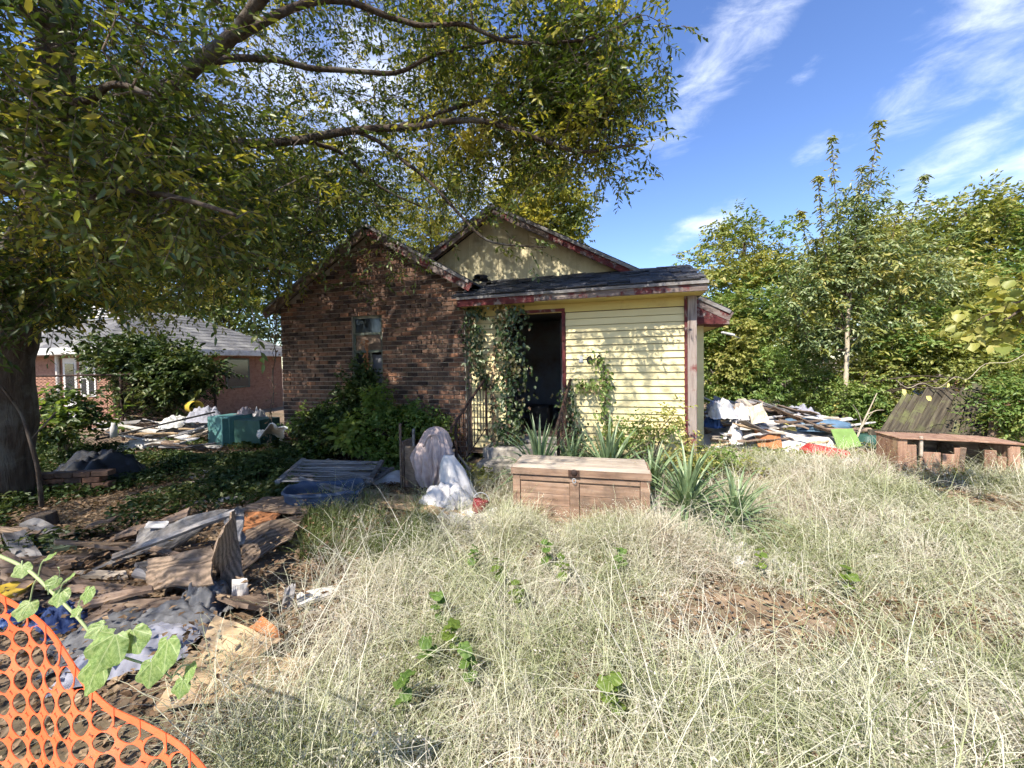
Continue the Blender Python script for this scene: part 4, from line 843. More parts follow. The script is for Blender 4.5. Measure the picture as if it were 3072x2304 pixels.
bush('leafy_weed', 'large leafy weed below the chain-link fence beside the trunk', [cw(62, 408, 7.0, .5, .3, .3), cw(45, 425, 6.5, .5, .3, .25), cw(85, 420, 7.2, .4, .3, .2)], 80, 'darkleaf', .10, .055, K=4, m=6, sl=.2, mat2='limeleaf', seed=9)
bush('leafy_weed', 'dark leafy clump beside the stacked shutters', [cw(270, 470, 5.4, .4, .3, .2), cw(285, 492, 4.7, .3, .25, .16)], 90, 'darkleaf', .06, .035, K=4, m=6, seed=10)
bush('maple_branch', 'low branch of lobed leaves entering at the right edge', [cw(1005, 322, 3.4, .22, .15, .07), cw(1018, 300, 3.4, .2, .15, .06), cw(985, 318, 3.5, .15, .1, .05)], 14, 'oliveleaf', .10, .09, K=2, m=4, sl=.2, base=PT(1060, 300, 3.3), cat='branch', seed=11)

# --- yuccas
ym = []
for k in range(5):
    bend = .12 + .16 * k; n = 6; Lk = 1.0; vs = []; fs = []
    z = 0; y = 0
    for i in range(n + 1):
        u = i / n; w = .042 * (1 - u) ** .6 * (.65 + .7 * min(1, u * 3)) * .5 + .0005
        a = bend * u * u * 2.2
        vs += [(-w, y, z), (0, y + w * .35, z), (w, y, z)]
        y += math.sin(a) / n * Lk; z += math.cos(a) / n * Lk
    for i in range(n):
        b = 3 * i; fs += [(b, b + 1, b + 4, b + 3), (b + 1, b + 2, b + 5, b + 4)]
    me = MB().raw(vs, fs); ym.append((me.mesh('leaf', 'yucca'), me.mesh('leaf', 'deadyucca')))
def yucca(label, base, size, n, zt=0.0, dead=12):
    t = thing('yucca', label, 'yucca', base, random.uniform(0, 6), 'yuccas by the chest')
    MB().tube([(0, 0, -.06), (0, 0, .05 + zt), (.01, 0, .12 + zt)], [.05, .05, .03], 8).build('stem', 'brownwood', t)
    for i in range(n):
        u = i / n; tilt = R(4 + 74 * u ** 1.1 + random.uniform(-7, 7)); az = i * 2.39996 + random.uniform(-.2, .2)
        o = link('leaf', ym[min(3, int(u * 3 + random.random() * 1.5))][0], t, (0, 0, .06 + zt * (1 - .5 * u)), (0, 0, 0)); 
        o.rotation_euler = Matrix.Rotation(az, 3, 'Z').to_4x4().to_3x3().__matmul__(Matrix.Rotation(-tilt, 3, 'X')).to_euler()
        s = size * random.uniform(.78, 1.1) * (.92 if u > .8 else 1); o.scale = (size * 1.15 + .15, 1, s)
    for i in range(dead):
        az = random.uniform(0, 6.28); o = link('dry_leaf', ym[4][1], t, (0, 0, .05), (0, 0, 0))
        o.rotation_euler = (Matrix.Rotation(az, 3, 'Z') @ Matrix.Rotation(-R(random.uniform(85, 108)), 3, 'X')).to_euler(); s = size * random.uniform(.4, .7); o.scale = (.7, 1, s)
yucca('yucca clump directly behind the left half of the chest', (.32, 4.7, .1), .8, 54)
yucca('yucca behind the right half of the chest against the siding', (1.14, 4.6, .1), .82, 56)
yucca('large yucca with dry skirt right of the chest', (1.70, 3.75, 0), .68, 74, .06, 24)
yucca('smaller yucca at the very right of the group, next to white scraps', (2.06, 3.55, 0), .56, 56, 0, 14)
yucca('ragged yucca tucked behind the right end of the chest', (1.58, 4.35, .05), .66, 46)
yucca('narrow yucca low in front of the concrete steps', (.74, 4.9, .1), .7, 40)
# ------------------------------------------------------------------ the wooden chest
ca = PT(512.5, 464, 3.86); cb = PT(650, 470, 3.54)
cdir = Vector((cb.x - ca.x, cb.y - ca.y, 0)); CWd = cdir.length; crz = math.atan2(cdir.y, cdir.x); CH = (ca.z + cb.z) / 2; CD = .42
ch = thing('wooden_chest', 'faded wooden chest with panelled front and greyed lid standing in the dry grass', 'chest', (ca.x, ca.y, 0), crz)
bd = MB().box(.02, CWd - .02, .03, CD - .02, .03, CH - .1).build('carcass', 'chest', ch)
MB().bbox(0, .075, 0, .03, 0, CH - .105, .004).build('stile', 'chest', ch)
MB().bbox(CWd - .085, CWd, 0, .03, 0, CH - .105, .004).build('stile', 'chest', ch)
MB().bbox(CWd * .47 - .045, CWd * .47 + .045, -.002, .03, .07, CH - .16, .004).build('stile', 'chest', ch)
MB().bbox(.077, CWd - .087, .001, .03, CH - .158, CH - .107, .004).build('rail', 'chest', ch)
MB().bbox(.077, CWd - .087, .001, .03, 0.0, .068, .004).build('rail', 'chest', ch)
for (x0, x1) in ((.078, CWd * .47 - .047), (CWd * .47 + .047, CWd - .088)):
    MB().box(x0, x1, .016, .028, CH - .172, CH - .16).build('moulding', 'chest', ch)
    zz = .07
    for k in range(3):
        h = (CH - .175 - .07) / 3; MB().bbox(x0 + .001, x1 - .001, .014, .03, zz + .001, zz + h - .002, .003).build('panel_plank', 'chest', ch); zz += h
for k in range(3): MB().bbox(CWd - .021, CWd - .002, .034, CD, .02 + k * (CH - .13) / 3, .018 + (k + 1) * (CH - .13) / 3, .003).build('side_plank', 'chest', ch)
lid = MB().raw([(-.012, -.018, CH - .095), (CWd + .012, -.018, CH - .095), (CWd + .012, CD + .01, CH - .095), (-.012, CD + .01, CH - .095), (-.012, -.018, CH - .03), (CWd + .012, -.018, CH - .03), (CWd + .012, CD + .01, CH - .03), (-.012, CD + .01, CH - .03)],
               [(3, 2, 1, 0), (4, 5, 6, 7), (0, 1, 5, 4), (1, 2, 6, 5), (2, 3, 7, 6), (3, 0, 4, 7)]).build('lid', 'chest', ch)
for k in range(4):
    y0 = .02 + k * (CD - .03) / 4; MB().bbox(.015 + .004 * (k % 2), CWd - .012, y0 + .001, y0 + (CD - .03) / 4 - .003, CH - .029, CH - .004 + .004 * (k % 2), .004).build('lid_plank', 'chest_lid', lid)
MB().raw([(.0, -.014, CH - .029), (CWd, -.014, CH - .029), (CWd, .018, CH - .003), (.0, .018, CH - .003)], [(0, 1, 2, 3)]).build('lid_bevel', 'chest_lid', lid)
MB().bbox(CWd * .47 - .055, CWd * .47 + .05, -.026, -.019, CH - .098, CH - .03, .002).build('hasp_plate', 'iron', ch)
MB().lathe([(.0, .016), (.022, .014), (.03, .006), (.032, 0)], 14).build('hasp_boss', 'iron', ch, (CWd * .47, -.026, CH - .052), (R(90), 0, 0), smooth=True)
MB().tube([(CWd * .47 + .016 * math.cos(a), -.03, CH - .13 + .022 * math.sin(a)) for a in [i * .5236 for i in range(13)]], .004, 5).build('padlock_ring', 'steel', ch)

# ------------------------------------------------------------------ draped cloth, box and rags by the steps
bx = thing('wooden_box', 'broken brown wooden box half under the mauve cloth', 'box', PG(416, 489), R(-12))
MB().bbox(-.18, -.145, -.04, .3, 0, .62, .004).build('side_board', 'brownwood', bx); MB().bbox(-.14, .16, -.02, .0, 0, .56, .004).build('front_board', 'plywood', bx)
MB().bbox(-.14, .16, .27, .29, 0, .5, .004).build('back_board', 'brownwood', bx); MB().bbox(-.05, -.02, .02, .05, .5, .78, .004).build('batten', 'greywood', bx); MB().bbox(-.185, -.16, -.07, -.042, 0, .86, .003).build('batten', 'brownwood', bx)
cp = PG(437, 494)
drp = thing('draped_cloth', 'mauve cloth thrown over a tall upright object beside the iron railing', 'cloth', (cp.x, cp.y, 0), R(-8))
def drape(h, prof, nfold, seed, skew=0, amp=.2, na=72, nz=26):
    V = []; Fc = []
    for j in range(nz + 1):
        u = j / nz; z = h * (1 - u); r = np.interp(u, *prof)
        for i in range(na):
            a = 2 * math.pi * i / na
            rg_ = 1 - 2.4 * abs(mnoise.noise(Vector((math.cos(a) * 2.4 + u * .8, math.sin(a) * 2.4, u * 1.0 + seed)))); rg2 = 1 - 2.4 * abs(mnoise.noise(Vector((math.cos(a) * 6 - u * 1.2, math.sin(a) * 6, u * 1.7 + seed + 4))))
            f = 1 + amp * min(1, u * 2.5 + .15) * (.5 * rg_ + .33 * rg2 + .3 * math.sin(a * 2 + seed) * u)
            hem = .05 * mnoise.noise(Vector((math.cos(a) * 1.5, math.sin(a) * 1.5, seed))) * u
            V.append((r * f * math.cos(a) + skew * u + .03 * mnoise.noise(Vector((u * 3, seed, 0))), r * .72 * f * math.sin(a), z + hem))
    for j in range(nz):
        for i in range(na): Fc.append((j * na + i, j * na + (i + 1) % na, (j + 1) * na + (i + 1) % na, (j + 1) * na + i))
    Fc.append(tuple(range(na))[::-1]); return MB().raw(V, Fc)
cl = drape(.74, ([0, .03, .1, .25, .5, .8, 1], [.03, .09, .135, .16, .215, .2, .12]), 9, 3, -.05, .6, 140, 44)
for v_ in range(len(cl.v)): x, y, z = cl.v[v_]; cl.v[v_] = (x, y, z + .10)
cl.build('cloth_body', 'pinkcloth', drp, smooth=True)
tw_ = []
for k in range(14): a = -2.7 + k * .17; tw_.append((.17 * math.cos(a) * .95, -.15 + .02 * math.sin(a * 3), 1.0 + .10 * math.sin(a)))
MB().tube([(p[0], p[1], p[2]) for p in smooth_path([(-.12, -.12, .62), (-.05, -.13, .74), (.04, -.12, .76), (.11, -.1, .64), (.15, -.08, .42)], 5)], .014, 8).build('twisted_band', 'pinkcloth', drp, smooth=True)
wsheet = thing('white_sheet', 'crumpled white sheet trailing on the ground from under the mauve cloth', 'sheet', PG(448, 506), 0)
def crumple(w, d, h, seed, nx=44, ny=32, fall=1.0):
    V = []; 
    for j in range(ny + 1):
        for i in range(nx + 1):
            u, v = i / nx - .5, j / ny - .5; r = math.hypot(u, v) * 2
            z = h * max(0, 1 - r ** 2 * fall) + h * .65 * abs(mnoise.noise(Vector((u * 5 + v * 3, v * 6, seed)))) + h * .22 * abs(mnoise.noise(Vector((u * 11, v * 13 - u * 5, seed + 3)))) + h * .04 * mnoise.noise(Vector((u * 26, v * 26, seed + 5)))
            e = 1 + .25 * mnoise.noise(Vector((u * 3, v * 3, seed + 9)))
            V.append((u * w * e, v * d * e, max(.004, z) if r < .95 else max(.002, z * .3)))
    W_ = nx + 1; return MB().raw(V, [(j * W_ + i, j * W_ + i + 1, (j + 1) * W_ + i + 1, (j + 1) * W_ + i) for j in range(ny) for i in range(nx)])
crumple(.62, .5, .22, 5).build('sheet_body', 'whitecloth', wsheet, (0, 0, .01), smooth=True)
drape(.55, ([0, .2, 1], [.06, .11, .2]), 5, 8, .12, .3).build('sheet_tail', 'whitecloth', wsheet, (.0, .12, .0), smooth=True)
o = crumple(.75, .35, .1, 12).build('white_rag', 'whitecloth', None, PG(400, 480) + Vector((0, 0, .01)), (0, 0, .3), smooth=True); tag(o, 'dirty white rag on the ground left of the wooden box', 'rag')
o = MB().slab([PG(340, 486, .05), PG(440, 503, .04), PG(470, 520, .04), PG(330, 500, .05)], .03, 8, 3, .03, 4, .05).build('path_board', 'plytan'); tag(o, 'dusty tan board lying flat in front of the wooden box', 'board')
o = MB().tube([PT(453, 449, 5.25), PT(470, 470, 5.15)], .016, 6).build('loose_batten', 'chest_lid'); tag(o, 'pale batten leaning between the mauve cloth and the railing', 'batten')

# ------------------------------------------------------------------ stack of grey shutters and blue tub
for k, (x, y, z, rz, tilt, lab) in enumerate(((334, 472, .24, .10, -8, 'top grey louvred shutter of the pile beside the blue tub'), (344, 474, .14, -.25, -5, 'lower grey louvred shutter of the pile beside the blue tub'))):
    p = PG(x, y, z); t = thing('shutter', lab, 'shutter', p, rz, 'shutters in the pile'); t.rotation_euler = (R(-tilt), R(4), rz)
    for s in (-1, 1): MB().bbox(s * .52 - .03, s * .52 + .03, -.36, .36, 0, .035, .003).build('stile', 'greywood', t)
    for j in range(10): MB().bbox(-.495, .495, -.34 + j * .07, -.305 + j * .07, .006 + random.uniform(0, .012), .03, .006).build('slat', 'greywood', t, None, (0, random.uniform(-.03, .03), random.uniform(-.07, .07)))
for k, (x0, y0, x1, y1, z0, z1) in enumerate(((300, 478, 352, 492, .25, .12), (312, 462, 372, 480, .25, .2), (306, 482, 344, 494, .2, .1))):
    a, b = PG(x0, y0, z0), PG(x1, y1, z1); o = MB().tube([a, b], .022, 7).build('grey_pipe', 'greywood'); tag(o, ('grey batten across the near corner of the shutter pile', 'grey batten along the far edge of the shutter pile', 'short grey batten above the blue tub')[k], 'batten')
tp = PG(325, 507)
tub = thing('blue_tub', 'flattened blue plastic tub in the grass below the shutters', 'tub', tp, R(6))
v = []; prof = [(.38, 0), (.42, .17), (.44, .235), (.455, .235), (.455, .2)]
b_ = MB().lathe(prof, 28); b_.v = [(math.copysign(abs(x / .455) ** .6, x) * .43, math.copysign(abs(y / .455) ** .6, y) * .24 + .03 * mnoise.noise(Vector((x * 3, y * 3, z * 4))), z + .05 * mnoise.noise(Vector((x * 4, y * 4, 1)))) for x, y, z in b_.v]
b_.raw([], [tuple(range(27, -1, -1))]) if False else None
b_.build('tub_wall', 'bluetub', tub, smooth=True); MB().box(-.38, .38, -.2, .2, .04, .06).build('tub_floor', 'bluetub', tub)
rb = thing('red_bucket', 'small dark red bucket lying in the dry grass left of the chest', 'bucket', PG(479, 519) + Vector((0, 0, .1)), 0); rb.rotation_euler = (R(-12), R(14), 0)
MB().lathe([(.0, -.1), (.055, -.1), (.075, .1), (.08, .1), (.08, .085), (.06, -.08), (0, -.08)], 18).build('bucket_wall', 'darkred', rb, smooth=True)
MB().tube([(.08 * math.cos(a), .0, .1 + .07 * math.sin(a)) for a in [i * math.pi / 8 for i in range(9)]], .004, 5).build('handle', 'steel', rb)

# ------------------------------------------------------------------ boards, sheets and rags of the left foreground
def sheet(name, label, cat, pts, mat, th=.014, warp=.03, rag=.06, nu=8, nv=6, group=None):
    P = [PG(x, y, z) for x, y, z in pts]; c = sum(P, Vector()) / 4
    b = MB().slab([p - c for p in P], th, nu, nv, warp, seed=pts[0][0] * .13, rag=rag)
    # lay the object's long axis along the first edge so that the grain runs with the board
    e = (P[1] - P[0]); rz = math.atan2(e.y, e.x); Mi = Matrix.Rotation(-rz, 3, 'Z'); b.v = [tuple(Mi @ Vector(q)) for q in b.v]
    o = b.build(name, mat, None, c, (0, 0, rz), smooth=False); return tag(o, label, cat, group)
GB = 'loose boards of the collapsed heap'
sheet('plywood_sheet', 'sunlit wood-grain plywood sheet tilted on the heap, its near edge torn', 'plywood', [(142, 590, .10), (214, 584, .22), (213, 545, .36), (148, 560, .16)], 'plywood', warp=.05, group=GB)
sheet('plywood_sheet', 'bent plywood sheet standing upright on edge at the right of the heap', 'plywood', [(213, 590, .0), (246, 606, .0), (233, 508, .50), (216, 540, .50)], 'plywood', warp=.09, rag=.1, group=GB)
sheet('plywood_sheet', 'curly-grained plywood sheet lying flat behind the upright one', 'plywood', [(238, 572, .05), (292, 540, .06), (305, 515, .08), (245, 528, .2)], 'plywood', warp=.05, group=GB)
sheet('plywood_sheet', 'dark grey delaminated sheet sloping up to the upright plywood', 'plywood', [(112, 566, .05), (180, 545, .12), (236, 508, .42), (140, 528, .2)], 'greywood', warp=.08, rag=.12, group=GB)
sheet('plank', 'thin dark plank across the delaminated sheet', 'plank', [(110, 560, .13), (236, 513, .46), (236, 509, .48), (112, 554, .16)], 'greywood', .03, .02, .02, group=GB)
sheet('plank', 'short brown plank crossing the dark sheet', 'plank', [(140, 548, .13), (188, 560, .13), (192, 556, .14), (143, 543, .15)], 'brownwood', .03, .02, .02, group=GB)
sheet('plank', 'long brown plank running out from under the sunlit sheet to the left edge', 'plank', [(0, 588, .1), (145, 596, .12), (150, 588, .14), (0, 570, .18)], 'brownwood', .03, .06, .03, group=GB)
sheet('plank', 'narrow dark plank below the sunlit sheet, pointing left', 'plank', [(58, 612, .08), (152, 590, .16), (152, 585, .18), (60, 603, .1)], 'brownwood', .025, .02, .02, group=GB)
sheet('plank', 'dappled flat plank under the sunlit sheet', 'plank', [(85, 618, .06), (168, 612, .08), (184, 596, .1), (110, 602, .08)], 'brownwood', .025, .03, .05, group=GB)
sheet('plank', 'pale bleached plank half buried in leaves', 'plank', [(65, 578, .05), (128, 575, .05), (126, 570, .06), (72, 570, .06)], 'chest_lid', .025, .02, .04, group=GB)
sheet('plank', 'curved dark sheet edge at the far left above the orange netting', 'plank', [(0, 572, .2), (60, 590, .12), (70, 582, .16), (0, 552, .36)], 'brownwood', .02, .1, .05, group=GB)
sheet('plywood_sheet', 'tan plywood offcut in the sun below the upright sheet', 'plywood', [(196, 648, .06), (252, 660, .06), (276, 640, .06), (214, 612, .12)], 'plytan', warp=.04, group=GB)
sheet('plywood_sheet', 'broad tan plywood sheet with leaf shadows on the ground behind the netting', 'plywood', [(150, 705, .03), (300, 700, .03), (318, 658, .03), (190, 650, .05)], 'plytan', warp=.04, rag=.1, group=GB)
sheet('wood_chunk', 'small orange-brown broken board beside the tan offcut', 'board', [(248, 628, .06), (276, 640, .05), (284, 634, .05), (262, 615, .09)], 'orangebrown', .05, .02, .1, group=GB)
sheet('plywood_sheet', 'olive-brown board raised at the top of the heap', 'plywood', [(243, 510, .12), (308, 512, .10), (322, 492, .12), (262, 497, .16)], 'plywood', warp=.04, group=GB)
sheet('plywood_sheet', 'ochre board beside the top of the upright sheet', 'plywood', [(240, 535, .06), (275, 522, .06), (285, 508, .08), (245, 512, .1)], 'orangebrown', warp=.04, group=GB)
sheet('concrete_chunk', 'grey pitted foam block at the foot of the upright sheet', 'block', [(231, 606, .02), (250, 600, .02), (248, 583, .16), (232, 585, .16)], 'rubble', .08, .02, .08)
sheet('tile', 'white tile lying in the dead leaves left of the grass', 'tile', [(297, 606, .04), (338, 592, .04), (334, 585, .06), (296, 594, .06)], 'paper', .02, .01, .04)
sheet('tile', 'small white plate on the dark sheet of the heap', 'tile', [(143, 527, .25), (166, 527, .25), (170, 521, .26), (148, 521, .26)], 'paper', .012, .01, .12)
sheet('bark_slab', 'small grey slab standing beside the white tile', 'slab', [(281, 612, .02), (293, 608, .02), (296, 585, .18), (285, 590, .16)], 'greywood', .03, .02, .15)
sheet('shingle_piece', 'curled grey roof felt at the top edge of the upright plywood', 'felt', [(232, 540, .3), (246, 545, .22), (243, 507, .4), (228, 506, .5)], 'greywood', .02, .1, .2)
for k, (x, y, w, d, h, mt, lab) in enumerate(((175, 622, .55, .3, .09, 'bluecloth', 'pale blue crumpled cloth under the dappled plank'), (112, 632, .5, .36, .07, 'bluecloth', 'blue-grey cloth with dark folds behind the cucumber vine'), (205, 607, .34, .3, .14, 'bluecloth', 'bunched light cloth in the hollow under the upright plywood'),
                                              (62, 622, .34, .22, .09, 'navycloth', 'navy blue cloth at the left of the rag heap'), (140, 650, .55, .4, .08, 'greycloth', 'grey rag mixed with dead leaves behind the vine leaves'), (20, 618, .2, .15, .07, 'brightblue', 'bright blue plastic bag behind the orange netting'))):
    o = crumple(w, d, h, 20 + k).build('crumpled_cloth', mt, None, PG(x, y, .02), (0, 0, k * .9), smooth=True); tag(o, lab, 'cloth', 'rags of the collapsed heap')
pl = thing('orange_dish', 'orange round dish at the left edge above the netting', 'dish', PG(6, 594, .12)); MB().lathe([(0, .0), (.08, .0), (.115, .03), (.12, .03), (.085, -.012), (0, -.012)], 22).build('dish_body', 'yellowplast', pl, smooth=True)
sheet('mossy_plank', 'mossy dark green plank at the left edge of the heap', 'plank', [(5, 558, .06), (78, 545, .06), (80, 530, .08), (8, 540, .08)], 'mossy', .05, .04, .06)
o = MB().lathe([(0, 0), (.15, 0), (.115, .06), (.105, .16), (.1, .17), (0, .165)], 14).build('stump', 'bark', None, PG(42, 530), smooth=False); tag(o, 'short reddish stump in the shade at the left', 'stump')
# low brick ledge and black tarp in the deep shade
lg = thing('brick_ledge', 'low dark brick ledge beside the shade tree trunk', 'ledge', PG(20, 497), R(8))
for r_ in range(4):
    for i in range(9): MB().bbox(-.9 + i * .205 + (r_ % 2) * .1, -.705 + i * .205 + (r_ % 2) * .1, -.05, .08, r_ * .075, r_ * .075 + .066, .006).build('brick', 'brick', lg)
o = crumple(1.3, .7, .34, 41).build('black_tarp', 'black', None, PG(100, 480, .0), (0, 0, .2), smooth=True); tag(o, 'black tarp slumped in the shade behind the weeds', 'tarp')
o = MB().bbox(-.3, .3, -.1, .1, 0, .12, .02).build('tan_lump', 'cream', None, PG(168, 447), (0, 0, .3)); tag(o, 'tan foam block in a patch of sun behind the weeds', 'foam block')

# ------------------------------------------------------------------ junk along the left fence
def G2(x, Y, z=0): p = PT(x, 400, Y); return Vector((p.x, p.y, z))
ic = thing('green_cabinet', 'teal metal cabinet with open door lying by the brick wing corner', 'cabinet', G2(232, 8.0), R(-14))
MB().bbox(-.36, .2, -.25, .3, 0, .62, .01).build('cabinet_body', 'tealbox', ic); MB().bbox(.21, .24, -.3, .25, .02, .6, .006).build('cabinet_door', 'tealbox', ic, (.02, 0, 0), (0, 0, R(-18))); MB().bbox(.26, .9, -.2, .3, .02, .56, .01).build('dark_inside', 'darkgreen', ic)  # solid dark green block stands in for the cabinet's shadowed inside
sheet('white_sheeting', 'bright white sheeting hung beside the left corner of the brick wing', 'sheeting', [(255, 432, .1), (284, 436, .1), (286, 436, 1.05), (262, 430, .9)], 'palegrey', .01, .16, .12, 10, 10)
yb = thing('yellow_bucket', 'yellow plastic bucket on its side on the far junk heap', 'bucket', G2(193, 8.6, .75)); yb.rotation_euler = (R(90), 0, R(60)); MB().lathe([(0, -.16), (.11, -.16), (.13, .16), (.14, .16), (.14, .13), (.12, -.14), (0, -.14)], 18).build('bucket_wall', 'yellowplast', yb, smooth=True)
rng2 = random.Random(5)
colr = ['paper', 'brownwood', 'greywood', 'chest_lid', 'plytan', 'paper']
names = {'plywood': 'wood-grained', 'dresser': 'red-brown', 'paper': 'white', 'brownwood': 'brown', 'greywood': 'grey', 'chest_lid': 'bleached', 'plytan': 'tan'}
adj = ['short', 'long', 'broken', 'narrow', 'wide', 'split', 'curled', 'flat']
def scrap_label(l, w, mt, x, area, Y, Yr, place):
    u = (x - area[0]) / (area[1] - area[0]); v = (Y - Yr[0]) / (Yr[1] - Yr[0])
    return f"{'long' if l > .75 else 'short'} {'wide' if w > .13 else 'narrow'} {names.get(mt, 'brown')} {place}, {'front' if v < .33 else 'back' if v > .66 else 'middle'} {'left' if u < .33 else 'right' if u > .66 else 'centre'}"
def junkboards(n, area, Yr, group, place, zr, seed, lmin=.3, lmax=1.2):
    rg = random.Random(seed)
    for i in range(n):
        x = rg.uniform(*area); Y = rg.uniform(*Yr); mt = rg.choice(colr); p = G2(x, Y, rg.uniform(*zr)); l = rg.uniform(lmin, lmax); w = rg.uniform(.05, .22); a = adj[i % 8]
        b = MB().slab([(-l / 2, -w / 2, 0), (l / 2, -w / 2, 0), (l / 2, w / 2, 0), (-l / 2, w / 2, 0)], rg.uniform(.012, .03), 5, 2, .04, seed=i + seed, rag=.08)
        o = b.build('scrap_board', mt, None, p, (rg.uniform(-.35, .35), rg.uniform(-.3, .3), rg.uniform(-.6, .6)))
        tag(o, scrap_label(l, w, mt, x, area, Y, Yr, place), 'scrap', group)
junkboards(34, (95, 205), (7.2, 9.4), 'scraps along the left fence', 'scrap before the chain-link fence', (.05, .5), 3)
for k, (x, Y, z, w, d, h, mt, lab) in enumerate(((205, 8.4, .45, .7, .5, .25, 'greycloth', 'grey clothes heaped behind the teal cabinet'), (175, 8.3, .35, .6, .4, .2, 'palegrey', 'pale crumpled plastic on the far junk heap'), (258, 8.6, .3, .5, .4, .3, 'whitecloth', 'white bundle in the sun between teal cabinet and brick wing'), (245, 8.2, .62, .3, .3, .12, 'pinkcloth', 'small pink bundle on top of the teal cabinet'), (140, 7.6, .05, .7, .4, .15, 'paper', 'pale papers scattered before the chain-link fence'))):
    o = crumple(w, d, h, 60 + k).build('bundle', mt, None, G2(x, Y, z), (0, 0, k), smooth=True); tag(o, lab, 'bundle')
o = MB().tube([PT(95, 440, 7.0), PT(215, 412, 7.6)], .018, 6).build('long_pole', 'black'); tag(o, 'long dark pole slanting across the far junk heap', 'pole')
o = MB().lathe([(0, 0), (.05, 0), (.05, .16), (.03, .2), (.03, .24), (0, .24)], 12).build('white_jar', 'paper', None, PT(114, 437, 6.6), smooth=True); tag(o, 'small white jar on the ground before the far junk heap', 'jar')
colr = ['brownwood', 'greywood', 'brownwood', 'plywood', 'greywood']
junkboards(26, (-20, 225), (2.45, 3.7), 'splintered planks of the collapsed heap', 'splintered plank of the near collapsed heap', (.02, .16), 17, .25, .9)
colr = ['paper', 'brownwood', 'greywood', 'chest_lid', 'plytan', 'paper']
junkboards(20, (185, 300), (4.6, 6.2), 'scraps among the dark weeds', 'scrap in the shaded weeds', (.01, .06), 9, .2, .6)
# dead sapling leaning by the trunk
ds = thing('bare_sapling', 'thin crooked bare sapling leaning in front of the shade tree trunk', 'sapling')
MB().tube(smooth_path([PG(42, 510), PT(38, 470, 4.25), PT(30, 440, 4.2), PT(22, 415, 4.2), PT(8, 395, 4.1), PT(-4, 380, 4.1)]), [.024 - .0008 * i for i in range(21)], 7).build('stem', 'bark', ds, smooth=True)
MB().tube(smooth_path([PT(30, 440, 4.2), PT(44, 425, 4.3), PT(56, 412, 4.4)]), .009, 5).build('side_branch', 'twig', ds)

# ------------------------------------------------------------------ chain-link fence
fa, fb = G2(12, 7.9), G2(215, 9.2); fl = (fb - fa).length; frz = math.atan2(fb.y - fa.y, fb.x - fa.x); FH = 1.5
cf = thing('chain_link_fence', 'rusty chain-link fence in front of the neighbouring brick house', 'fence', fa, frz)
MB().tube([(0, 0, FH), (fl, 0, FH)], .021, 7).build('top_rail', 'iron', cf)
for i in range(3): MB().tube([(i * fl / 2, .02, -.1), (i * fl / 2, .02, FH + .06)], .028, 7).build('post', 'iron', cf)
wm = MB(); pit_ = .062; n = int(fl / pit_)
for i in range(-int(FH / pit_), n):
    for sg in (0, 1):
        x0 = i * pit_; x1 = x0 + FH; za, zb = (0, FH) if sg == 0 else (FH, 0)
        a = [x0, za]; b = [x1, zb]
        t0 = max(0, -x0 / FH); t1 = min(1, (fl - x0) / FH)
        if t1 <= t0: continue
        A = Vector((x0 + FH * t0, .003 * (sg * 2 - 1), za + (zb - za) * t0)); B = Vector((x0 + FH * t1, .003 * (sg * 2 - 1), za + (zb - za) * t1)); wm.tube([A, B], .0028, 3, False)
o = wm.build('wire_mesh', 'iron', cf); o['kind'] = 'stuff'

# ------------------------------------------------------------------ neighbouring brick house on the left
MT['nbrick'] = pm('neighbour_brick', [(.26, .13, .085), (.36, .2, .14)], scale=(8, 8, 22), rough=.9, bump=.4, bdist=.01, stain=(.19, .09, .06), sscale=6)
nh = thing('neighbour_house', 'low brick neighbouring house with pale hipped roof beyond the chain-link fence', 'house')
c0 = G2(118, 10.2); c1 = G2(287, 15.5); c2 = c0 + (c1 - c0).normalized().cross(Vector((0, 0, 1))) * -5.2
dw = (c1 - c0).normalized(); fw = (c2 - c0).normalized(); EZ = 2.2
nr = math.atan2(dw.y, dw.x); nh.location = c0; nh.rotation_euler = (0, 0, nr); LW = (c1 - c0).length          # local x along the shaded side, local y along the sunny front
nw = MB().box(0, LW, .2, .4, -.3, EZ).build('wall', 'nbrick', nh); MB().box(0, .2, .4, 5.4, -.3, EZ).build('wall', 'nbrick', nh)
# course lines as thin proud rows on the two walls
rw = MB()
for k in range(22):
    rw.box(.01, LW - .01, .188, .2, -.02 + k * .1, .065 + k * .1); rw.box(-.012, 0, .4, 5.3, -.02 + k * .1, .065 + k * .1)
o = rw.build('brick_courses', 'nbrick', nw); o['kind'] = 'stuff'
for (y0, y1, z0, z1) in ((.75, 1.35, .9, 1.95), (3.3, 4.1, .7, 1.95)):
    f = MB().box(-.04, -.013, y0, y1, z0, z1).build('window', 'whitepaint', nh)
    for q in range(2):
        for r_ in range(2): MB().box(-.046, -.042, y0 + .06 + q * (y1 - y0) / 2, y0 - .04 + (q + 1) * (y1 - y0) / 2, z0 + .06 + r_ * (z1 - z0) / 2, z0 - .05 + (r_ + 1) * (z1 - z0) / 2).build('pane', 'glass', f)
for (x0, x1) in ((.9, 1.9), (3.1, 4.0)):
    f = MB().box(x0, x1, .15, .187, .9, 1.95).build('window', 'greenframe', nh); MB().box(x0 + .06, x1 - .06, .142, .149, .96, 1.9).build('pane', 'glass', f)
MB().tube([(-.06, 2.2, -.1), (-.06, 2.2, EZ - .05)], .05, 8).build('downspout', 'whitepaint', nh)
